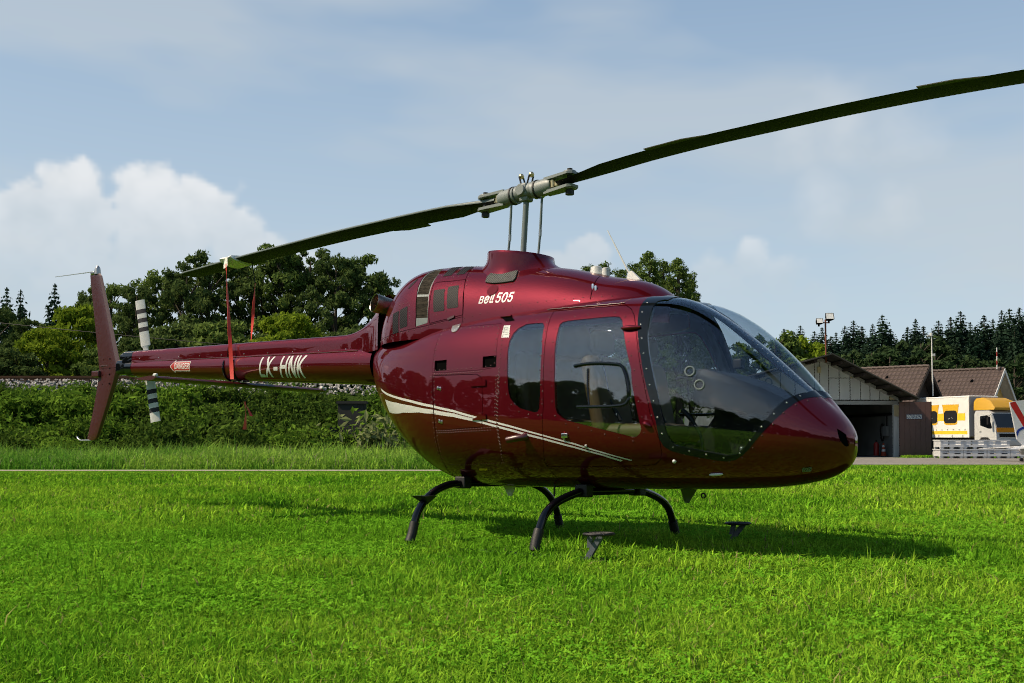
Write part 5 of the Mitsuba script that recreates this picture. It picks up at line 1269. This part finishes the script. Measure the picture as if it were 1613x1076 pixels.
uX = lambda u: (u - 806.5) * 52 / 1707
seam = [10.9, 11.9, 12.9, 13.6, uX(1284), uX(1292), uX(1306), uX(1322.5), uX(1339.6), uX(1356), uX(1371), uX(1386), uX(1401.5), 19]
zs = .914 + (690 - 595.4) * 52 / 1707
for a, b in zip(seam[:-1], seam[1:]):
    col = gab.buffer(-.02).intersection(sbox(a + .018, 2.75, b - .018, 6))
    for lo, hi in (((2.75, zs - .012), (zs + .012, 6)) if a > 15.0 else ((2.75, 6),)):
        pc_ = col.intersection(sbox(0, lo, 30, hi))
        if pc_.area > .02: put('panel', upright(pc_, 52.02, 52.05), 'panel_ochre' if (a > 18.0 or (uX(1338) < a < uX(1345) and lo > 3)) else 'panel_grey', hg)
put('header_beam', bx(LX, 18.58, 51.97, 52.10, 2.52, 2.70), 'steel_paint', hg)
for nm, pts in (('roof_right', [(RX, RZ), (EX + .18, EZ - .085), (EX + .18, EZ - .03), (RX, RZ + .055)]), ('roof_left', [(RX - .003, RZ), (RX - .003, RZ + .055), (LX - .4, LZ - .06), (LX - .4, LZ - .115)])):
    put(nm, upright(Polygon(pts), 50.2, 63), 'roof_sheet', hg)
put('fascia', upright(Polygon([(RX, RZ - .05), (EX, EZ - .05), (EX, EZ - .20), (RX, RZ - .21), (LX, LZ - .21), (LX, LZ - .05)]), 51.955, 52.015), 'steel_paint', hg)
for t in np.linspace(.13, .97, 7):
    x, z = RX + (EX - RX) * t, RZ + (EZ - RZ) * t; put('purlin', bx(x - .07, x + .07, 50.4, 62.8, z - .16, z - .02), 'dark_wood_and_shade', hg)
for t in (.15, .4, .65, .9):
    x, z = RX + (LX - RX) * t, RZ + (LZ - RZ) * t; put('purlin', bx(x - .07, x + .07, 50.4, 62.8, z - .16, z - .02), 'dark_wood_and_shade', hg)
put('post', bx(18.32, 18.56, 52.0, 52.2, 0, 2.52), 'panel_grey', hg); put('post', bx(18.32, 18.56, 51.985, 51.998, 1.95, 2.50), 'panel_ochre', hg)
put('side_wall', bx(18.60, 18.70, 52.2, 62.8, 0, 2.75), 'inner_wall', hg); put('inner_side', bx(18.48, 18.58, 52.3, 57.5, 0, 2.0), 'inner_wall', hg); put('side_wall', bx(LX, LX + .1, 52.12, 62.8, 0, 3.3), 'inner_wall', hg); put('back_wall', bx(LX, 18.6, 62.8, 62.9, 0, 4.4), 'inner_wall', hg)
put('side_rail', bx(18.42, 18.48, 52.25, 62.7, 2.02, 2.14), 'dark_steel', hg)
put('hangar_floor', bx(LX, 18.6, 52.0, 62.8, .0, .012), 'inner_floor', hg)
put('lamp_bracket', bx(14.66, 14.82, 51.9, 52.0, 4.05, 4.33), 'panel_ochre', hg)
hd = thing('hangar_door', 'brown sheet metal sliding door leaf at the right end of the hangar', 'door')
bsdf('door_brown', two({'type': 'principled', 'roughness': .55, 'base_color': proc(lambda p, n, uv: mix((.070, .034, .028), (.100, .048, .040), fbm(p.x * 2, p.y * 2, p.z * .7)))}))
for k in range(6): put('sheet', bx(18.33 + .25 * k + .004, 18.33 + .25 * k + .246, 51.30, 51.34, .03, 2.62), 'door_brown', hd)
put('door_frame', cat_mesh([bx(18.32, 19.82, 51.345, 51.40, .03, .12), bx(18.32, 19.82, 51.345, 51.40, 2.52, 2.63), bx(19.833, 19.87, 51.29, 51.40, .02, 2.635)]), 'dark_wood_and_shade', hd)
sg = thing('door_sign', 'small white sign with slanted blue lettering on the brown hangar door', 'sign')
put('board', bx(18.66, 19.40, 51.27, 51.298, 1.81, 2.03), 'stripe_white', sg); plastic('sign_blue', (.02, .06, .22), .3)
tp = text_poly('LOGWIN', .135, True, .22); tp = shapely.affinity.scale(tp, .66 / tp.bounds[2], 1, origin=(0, 0)); v, f = tri2d(tp); put('lettering', (np.stack([18.70 + v[:, 0], 0 * v[:, 0] + 51.266, 1.853 + v[:, 1]], 1), f), 'sign_blue', sg)
put('sign_border', cat_mesh([bx(18.66, 19.40, 51.262, 51.268, 2.012, 2.03), bx(18.66, 19.40, 51.262, 51.268, 1.81, 1.826), bx(18.66, 18.675, 51.262, 51.268, 1.827, 2.011), bx(19.385, 19.40, 51.262, 51.268, 1.827, 2.011)]), 'sign_blue', sg)
lm = thing('light_mast', 'rusty mast with two floodlights on the hangar ridge', 'floodlight')
matte('mast_rust', (.16, .055, .035), .8)
put('mast', tube([(14.95, 51.5, 4.5), (14.93, 51.5, 6.55)], [.045, .04], 8), 'mast_rust', lm, smooth=True); put('mast', bx(14.7, 15.12, 51.47, 51.53, 6.38, 6.43), 'mast_rust', lm)
for (x, z, s) in ((14.62, 6.48, .8), (15.10, 6.70, 1.0)):
    q = put('floodlight', cat_mesh([hull([(x - .2 * s, 51.4, z + .16 * s), (x + .2 * s, 51.4, z + .16 * s), (x - .2 * s, 51.28, z - .16 * s), (x + .2 * s, 51.28, z - .16 * s), (x - .13 * s, 51.68, z - .02), (x + .13 * s, 51.68, z - .02), (x - .13 * s, 51.6, z - .2 * s), (x + .13 * s, 51.6, z - .2 * s)]), bx(x - .03, x + .03, 51.45, 51.55, z - .32 * s, z - .1)]), 'dark_steel', lm)
    put('lens', hull([(x - .17 * s, 51.388, z + .135 * s), (x + .17 * s, 51.388, z + .135 * s), (x - .17 * s, 51.27, z - .135 * s), (x + .17 * s, 51.27, z - .135 * s), (x - .17 * s, 51.40, z + .135 * s), (x + .17 * s, 51.40, z + .135 * s), (x - .17 * s, 51.285, z - .135 * s), (x + .17 * s, 51.285, z - .135 * s)]), 'panel_grey', q)
jb = thing('junction_box', 'grey electrical box on the inner side wall of the hangar', 'electrical box'); put('case', rbx(18.30, 18.47, 53.0, 53.55, 1.0, 1.50, .02), 'inner_wall', jb); put('conduit', tube([(18.4, 53.25, 1.5), (18.4, 53.25, 2.05)], .03, 6), 'dark_steel', jb)
hr = thing('hose_reel', 'dark coiled hose hanging on the hangar side wall', 'hose'); put('coil', tube([(18.40, 53.9 + .25 * math.cos(a), 1.2 + .42 * math.sin(a)) for a in np.linspace(0, 12.5, 60)], .03, 6), 'dark_steel', hr, smooth=True)
fx = thing('fire_extinguisher', 'red wheeled extinguisher standing inside the hangar', 'fire extinguisher'); plastic('signal_red', (.45, .02, .015), .25)
put('bottle', tube([(18.1, 53.9, .05), (18.1, 53.9, .62), (18.1, 53.9, .72)], [.13, .13, .05], 12), 'signal_red', fx, smooth=40); put('valve', tube([(18.1, 53.9, .72), (18.1, 53.9, .82)], .03, 8), 'dark_steel', fx)
tc = thing('traffic_cone', 'orange traffic cone with white bands just inside the hangar', 'traffic cone'); plastic('cone_orange', (.55, .08, .02), .4)
for a, b, m in ((0, .22, 'cone_orange'), (.22, .34, 'white_gloss'), (.34, .44, 'cone_orange'), (.44, .54, 'white_gloss'), (.54, .64, 'cone_orange')): put('band', tube([(18.22, 53.2, .03 + a), (18.22, 53.2, .03 + b)], [.14 - .17 * a, .14 - .17 * b], 12), m, tc)
put('base', bx(18.04, 18.40, 53.02, 53.38, .013, .045), 'rubber_dark', tc)

# ------------------------------------------------------------------ houses
bsdf('roof_tile', two({'type': 'principled', 'roughness': .65, 'base_color': proc(lambda p, n, uv: mix((.036, .024, .020), (.075, .052, .043), fbm(p.x * 2.2, p.y * 2.2, p.z * 2.2) * .6 + noise(p.x * 9, p.y * 9, p.z * 9) * .4))}))
matte('wall_white', (.55, .54, .50), .8); matte('wall_ochre', (.42, .30, .10), .8); matte('board_white', (.50, .50, .48), .6); matte('window_dark', (.02, .02, .025), .3)


def house(name, label, px, pz, py, L, run, gable, barge, vents, sky=None):
    """A ridge from the gable peak (px, py, pz), receding to the left; the slope towards the viewer drops along g."""
    k = thing(name, label, 'house'); rd, g = np.array([-.76, .65]), np.array([-.65, -.76]); sl = .84
    W = lambda a, b, z: np.array([px + rd[0] * a + g[0] * b, py + rd[1] * a + g[1] * b, z])
    for sgn in (1, -1):
        V, n = [], 0; F = []
        rows, cols = int(run / .34), int(L / .30)
        for i in range(rows):
            b0, b1 = i * run / rows, (i + 1) * run / rows + .06
            t = np.arange(cols * 4 + 1) / 4 * L / cols; wv = -.05 * np.abs(np.sin(np.pi * np.arange(cols * 4 + 1) / 4)) ** .7
            rowz = lambda b, lift: np.array([W(a, sgn * b, pz - sl * b + lift + w) for a, w in zip(t, wv)])
            R = np.stack([rowz(b0, .05), rowz(b1, .13), rowz(b1, .03)]); v, f = loft(R, closed=False, caps=False); V.append((v, f))
        put('roof_tiles', cat_mesh(V), 'roof_tile', k, kind='stuff')
        put('roof_deck', hull([W(0, 0, pz), W(L, 0, pz), W(0, sgn * run, pz - sl * run), W(L, sgn * run, pz - sl * run), W(0, 0, pz - .12), W(L, 0, pz - .12), W(0, sgn * run, pz - sl * run - .12), W(L, sgn * run, pz - sl * run - .12)]), 'dark_wood_and_shade' if barge != 'board_white' else 'board_white', k)
        put('barge_board', hull([W(a, sgn * b, pz - sl * b + c) for a in (-.06, .0) for b, c in ((0, .05), (0, -.26), (run, .05), (run, -.26))]), barge, k)
    for t in np.arange(0, L, .4): put('ridge_tile', tube([W(t + .003, 0, pz + .04), W(t + .41, 0, pz + .055)], [.11, .12], 8), 'roof_tile', k, smooth=50)
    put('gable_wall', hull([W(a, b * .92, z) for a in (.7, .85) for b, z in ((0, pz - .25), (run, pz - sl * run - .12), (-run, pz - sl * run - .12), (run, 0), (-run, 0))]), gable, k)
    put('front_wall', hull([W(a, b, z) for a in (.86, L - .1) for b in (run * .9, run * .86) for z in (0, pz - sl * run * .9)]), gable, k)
    wn = put('window', hull([W(.68, b, z) for b in (.5, 1.3) for z in (pz - 2.9, pz - 1.9)] + [W(.72, b, z) for b in (.5, 1.3) for z in (pz - 2.9, pz - 1.9)]), 'board_white', k); put('pane', hull([W(.66, b, z) for b in (.58, 1.22) for z in (pz - 2.82, pz - 1.98)] + [W(.675, b, z) for b in (.58, 1.22) for z in (pz - 2.82, pz - 1.98)]), 'window_dark', wn)
    for a, b in vents:
        c = W(a, b, pz - sl * b + .06); put('roof_vent', hull([c + np.array(q) for q in ((-.12, 0, 0), (.12, 0, 0), (.10, -.08, .22), (-.06, -.08, .14), (.1, .15, .2))]), 'dark_steel', k)
    if sky:
        a, b = sky; put('skylight', hull([W(a + i, b + j, pz - sl * (b + j) + h) for i in (0, .75) for j in (0, .9) for h in (.06, .14)]), 'panel_grey', k)
    return k, W


h1, W1 = house('tiled_house', 'house with a brown tiled roof and gable coloured dark as in shade right behind the hangar', 28.9, 5.87, 75, 11, 4.6, 'dark_wood_and_shade', 'dark_wood_and_shade', ((2.6, 1.0),))  # gable wall coloured dark: its shade is put into the colour
h2, W2 = house('tiled_house', 'house with a brown tiled roof, ochre gable and white barge boards behind the truck', 36.4, 6.02, 80, 8.2, 4.6, 'wall_ochre', 'board_white', ((2.0, 1.2), (4.4, 1.1)), (5.6, 2.2))
wm = thing('weather_mast', 'slim white mast with a small instrument on top beside the dark house gable', 'mast')
put('pole', tube([(28.95, 74.5, 3.8), (28.9, 74.5, 7.95)], [.05, .04], 8), 'board_white', wm, smooth=True); put('sensor', cat_mesh([bx(28.62, 28.86, 74.45, 74.55, 7.92, 8.02), tube([(28.88, 74.5, 7.95), (28.88, 74.5, 8.15)], .11, 8), bx(28.9, 29.1, 74.4, 74.6, 6.55, 6.72)]), 'white_gloss', wm)
rp = thing('marker_pole', 'short red and white banded pole on the ridge of the right-hand house', 'pole')
for k in range(5): put('band', tube([(35.85, 80, 6.0 + .32 * k), (35.85, 80, 6.0 + .32 * (k + 1))], .045, 8), ('board_white', 'signal_red')[k % 2], rp)

# ------------------------------------------------------------------ truck (x forward, y to its left)
TK = thing('delivery_truck', 'white and yellow canvas-sided delivery truck parked behind the white crates', 'truck')
TW = xf((29.5, 70.0, 0), -math.radians(68))
def tput(name, mesh, m, parent=TK, **kw): return put(name, mesh, m, parent, world=TW, **kw)
plastic('truck_white', (.70, .71, .70), .15); plastic('truck_yellow', (.72, .47, .02), .2); matte('canvas_white', streaked((.60, .60, .57), (.68, .68, .65), (2, 2, .8)), .6); matte('canvas_yellow', (.74, .48, .03), .6); diffuse('print_dark', rgb(.02, .02, .022)); matte('canvas_cup', (.60, .34, .02), .6); matte('canvas_grey', (.32, .33, .34), .6)
# near side of the truck is y = 0 (its right); it is 2.5 m wide towards +y
q = np.array([[x, z] for x in np.linspace(-7, -.02, 60) for z in np.linspace(1.42, 3.56, 16)])
rip = .018 * meshkit.fbm(np.stack([q[:, 0] * 3 + q[:, 1] * 2, q[:, 1] * 1.4, 0 * q[:, 0]], 1), 4, 6); n = 16; i, j = np.meshgrid(np.arange(59), np.arange(n - 1), indexing='ij'); i, j = i.ravel(), j.ravel(); F = np.stack([i * n + j, (i + 1) * n + j, (i + 1) * n + j + 1, i * n + j + 1], 1)
tput('cargo_body', cat_mesh([bx(-7, 0, .04, 2.46, 1.02, 3.58)]), 'canvas_grey'); tput('canvas_side', (np.stack([q[:, 0], -rip, q[:, 1]], 1), F), 'canvas_white', smooth=True)
tput('headboard', bx(.003, .04, .03, 2.47, 1.02, 3.59), 'canvas_grey'); tput('roof_cover', rbx(-7.02, .05, .0, 2.5, 3.55, 3.66, .04), 'canvas_white', smooth=50)
tput('corner_post', bx(-.10, .045, -.03, .028, .95, 3.55), 'canvas_white')
def cloth(poly, off, name, m):
    v, f = tri2d(poly.segmentize(.25)); r_ = .018 * meshkit.fbm(np.stack([v[:, 0] * 3 + v[:, 1] * 2, v[:, 1] * 1.4, 0 * v[:, 0]], 1), 4, 6); return tput(name, (np.stack([v[:, 0], -.022 - off + 0 * r_, v[:, 1]], 1), f), m)
cloth(sbox(-7, 2.05, -.30, 2.53), .0, 'yellow_stripe', 'canvas_yellow')
for x in (-1.55, -3.3, -5.05):
    cup = Polygon([(x - .74, 3.12), (x + .74, 3.12), (x + .68, 2.90), (x + .60, 2.35), (x + .57, 1.86), (x + .40, 1.78), (x - .40, 1.78), (x - .57, 1.86), (x - .60, 2.35), (x - .68, 2.90)]); cloth(cup, .004, 'printed_cup', 'canvas_cup')
    cloth(sbox(x - .34, 2.12, x + .34, 2.48).buffer(.24), .008, 'printed_disc', 'print_dark')
    cloth(unary_union([LineString([(x - .16 + a, 2.22 - .05 * math.cos(a * 10)), (x - .06 + a, 2.2)]).buffer(.012) for a in (0, .24)]), .012, 'printed_mark', 'canvas_white')
tput('drop_side', bx(-7, -.10, -.03, .035, .95, 1.42), 'canvas_white'); tput('yellow_stripe', bx(-7, -.10, -.036, -.031, 1.16, 1.38), 'canvas_yellow')
for x in (-6.2, -5.0, -3.8, -2.6, -1.4, -.5): tput('side_latch', bx(x - .05, x + .05, -.05, -.032, .97, 1.12), 'canvas_grey')
tput('chassis', cat_mesh([bx(-7, 1.9, .5, 2.0, .62, .95)]), 'print_dark')
for x in np.arange(-6.8, -.1, .5): tput('eyelet', bx(x - .03, x + .03, -.045, -.037, 1.425, 1.49), 'print_dark')
for x, ys_ in ((-5.2, (0.05, 2.15)), (1.25, (0.05, 2.15))):
    for y in ys_:
        w = tput('wheel', tube([(x, y, .48), (x, y + .30, .48)], .48, 20), 'rubber_dark', smooth=40); tput('rim', tube([(x, y - .008, .48), (x, y + .1, .48)], .28, 16), 'canvas_grey', w, smooth=40)
cab = extrude(Polygon([(.42, .95), (.42, 2.45), (.55, 2.66), (1.55, 2.66), (1.80, 2.50), (2.14, 1.62), (2.20, 1.0), (2.20, .45), (1.80, .45), (1.72, .80), (1.5, .95), (1.0, .95), (.78, .80), (.70, .62), (.42, .62)]).buffer(-.04).buffer(.04), .05, 2.45)
tput('cab', (np.stack([cab[0][:, 0], cab[0][:, 2], cab[0][:, 1]], 1), cab[1]), 'truck_white', smooth=30)
def side(poly, y0, y1):
    v, f = extrude(poly, y0, y1); return np.stack([v[:, 0], v[:, 2], v[:, 1]], 1), f
dr_ = tput('cab_door', side(Polygon([(.80, .98), (.80, 2.42), (1.56, 2.48), (1.72, 2.35), (2.0, 1.6), (2.02, .98)]).buffer(-.03).buffer(.03), .03, .055), 'truck_white')
tput('side_window', side(Polygon([(.92, 1.72), (.92, 2.30), (1.50, 2.36), (1.62, 2.26), (1.88, 1.60), (1.80, 1.50), (1.55, 1.52)]), .018, .031), 'screen_glass', dr_); tput('handle', bx(.86, 1.02, .015, .031, 1.28, 1.33), 'print_dark', dr_)
ws_ = np.array([(1.80, 2.46), (2.15, 1.58)]); tput('windscreen', hull([(x + o, y, z) for (x, z) in ws_ for y in (.16, 2.34) for o in (.012, .03)]), 'screen_glass')
tput('orange_band', hull([(2.155, .12, 1.56), (2.185, .12, 1.28), (2.155, 2.38, 1.56), (2.185, 2.38, 1.28), (2.17, .12, 1.56), (2.20, .12, 1.28), (2.17, 2.38, 1.56), (2.20, 2.38, 1.28)]), bsdf('band_orange', two({'type': 'diffuse', 'reflectance': rgb(.55, .22, .02)}))); tput('grille', bx(2.19, 2.22, .3, 2.2, .98, 1.18), 'print_dark'); tput('bumper', rbx(2.0, 2.28, .05, 2.45, .42, .80, .04), 'truck_white', smooth=40)
for y in (.18, 1.97): tput('headlight', rbx(2.25, 2.30, y, y + .35, .60, .78, .02), 'panel_grey')
tput('wind_deflector', hull([(.30, .12, 2.70), (.30, 2.38, 2.70), (.25, .2, 3.25), (.25, 2.3, 3.25), (.35, .3, 3.46), (.35, 2.2, 3.46), (.9, .3, 3.50), (.9, 2.2, 3.50), (1.5, .3, 3.28), (1.5, 2.2, 3.28), (1.9, .25, 2.85), (1.9, 2.25, 2.85), (1.88, .2, 2.70), (1.88, 2.3, 2.70), (1.3, .1, 2.70), (1.3, 2.4, 2.70)]), 'truck_yellow', smooth=35)
for s, y in ((1, .0), (-1, 2.5)): tput('mirror', cat_mesh([rbx(1.85, 1.98, y - s * .30 - .10, y - s * .30 + .10, 1.75, 2.25, .03), tube([(1.8, y, 2.4), (1.92, y - s * .3, 2.3)], .02, 6)]), 'print_dark', smooth=40)

# ------------------------------------------------------------------ white plastic crates
plastic('crate_white', (.84, .86, .88), .3)
first = {}


def crate(x, y, z, label):
    k = thing('pallet_crate', label, 'crate', 'white crates beside the apron'); w = T().translate([x, y, z])
    def ent(nm, mesh, m):
        s = first.get(nm) or first.setdefault(nm, mikit.ply(mesh, m)); scene[key_of(nm.split('#')[0], k)] = {**s, 'to_world': w}
    B = []
    for z0, z1 in ((.09, .185), (.235, .305), (.335, .40)): B += [bx(-.52, .52, -.4, -.37, z0, z1), bx(-.52, .52, .37, .4, z0, z1)]
    for z0, z1 in ((.185, .235), (.305, .335)):
        for x0, x1 in ((-.52, -.40), (-.12, .12), (.40, .52)): B += [bx(x0, x1, -.397, -.373, z0, z1), bx(x0, x1, .373, .397, z0, z1)]
    B += [bx(-.52, -.49, -.37, .37, .09, .40), bx(.49, .52, -.37, .37, .09, .40)]
    ent('body', cat_mesh(B + [bx(-.48, .48, -.36, .36, .09, .11)]), 'crate_white'); ent('rim', cat_mesh([bx(-.55, .55, -.43, -.401, .365, .412), bx(-.55, .55, .401, .43, .365, .412), bx(-.55, -.521, -.4, .4, .365, .412), bx(.521, .55, -.4, .4, .365, .412)]), 'crate_white')
    for i, (xx, yy) in enumerate(((-.44, -.32), (0, -.32), (.44, -.32), (-.44, .32), (0, .32), (.44, .32))): ent(f'foot#{i}', hull([(xx + a, yy + b, z) for a, b, z in ((-.09, -.07, .09), (.09, -.07, .09), (-.09, .07, .09), (.09, .07, .09), (-.06, -.05, 0), (.06, -.05, 0), (-.06, .05, 0), (.06, .05, 0))]), 'crate_white')


for i in range(5):
    crate(19.78 + 1.06 * i, 49.2, .006, f'white slotted plastic crate on the ground beside the apron, {nth(i)} from the left')
for i in range(3):
    crate(19.80 + 1.06 * i, 49.2 + .05 * i, .42, f'white slotted plastic crate in the upper tier, {nth(i)} from the left')

# ------------------------------------------------------------------ small aeroplane at the right edge: only its tail is in view
AP = thing('light_aircraft', 'white light aircraft tail with red and blue stripes at the right edge', 'aeroplane')
Y0 = 42.0; ax = lambda u: (u - 806.5) * Y0 / 1707; az_ = lambda y: .914 + (690 - y) * Y0 / 1707
plastic('plane_white', (.76, .77, .78), .10); plastic('plane_red', (.60, .02, .02), .12); plastic('plane_blue', (.02, .06, .40), .12)
finp = Polygon([(ax(1590), az_(634)), (ax(1598), az_(632)), (ax(1640), az_(627)), (ax(1672), az_(640)), (ax(1690), az_(700)), (ax(1612), az_(703)), (ax(1601), az_(692))])
put('fin', upright(finp.buffer(-.02).buffer(.02), Y0 - .04, Y0 + .04), 'plane_white', AP)
red = Polygon([(ax(1590), az_(634.5)), (ax(1599), az_(632.5)), (ax(1625), az_(680)), (ax(1618), az_(690)), (ax(1612), az_(674)), (ax(1592), az_(640))]).intersection(finp.buffer(-.012)); put('red_stripe', upright(red, Y0 - .046, Y0 - .042), 'plane_red', AP)
blu = LineString([(ax(1599), az_(687)), (ax(1603), az_(678)), (ax(1610), az_(674)), (ax(1620), az_(673))]).buffer(.045).intersection(finp.buffer(-.01)); put('blue_stripe', upright(blu, Y0 - .052, Y0 - .048), 'plane_blue', AP)
R = [np.array([[x, Y0 + r_ * math.cos(a), zc + r_ * 1.1 * math.sin(a)] for a in np.arange(18) * np.pi / 9]) for x, r_, zc in ((ax(1604), .05, az_(707)), (ax(1608), .16, az_(709)), (ax(1640), .26, az_(708)), (ax(1720), .42, az_(702)), (ax(1850), .60, az_(690)))]
put('fuselage', loft(R), 'plane_white', AP, smooth=50)
def tailplane(sgn):
    return hull([(ax(1606) , Y0, .60), (ax(1650), Y0, .62), (ax(1600), Y0 - sgn * .1, .56), (ax(1655), Y0 - sgn * .1, .56), (ax(1563), Y0 - sgn * 1.25, .50), (ax(1585), Y0 - sgn * 1.25, .51), (ax(1563), Y0 - sgn * 1.25, .48)])
put('tailplane', tailplane(1), 'plane_white', AP); put('tailplane', tailplane(-1), 'plane_white', AP)
w = put('tail_wheel', tube([(ax(1608), Y0 - .04, .07), (ax(1608), Y0 + .04, .07)], .07, 12), 'rubber_dark', AP, smooth=40); put('fork', tube([(ax(1608), Y0, .08), (ax(1616), Y0, .28)], .02, 6), 'steel_dull', w)
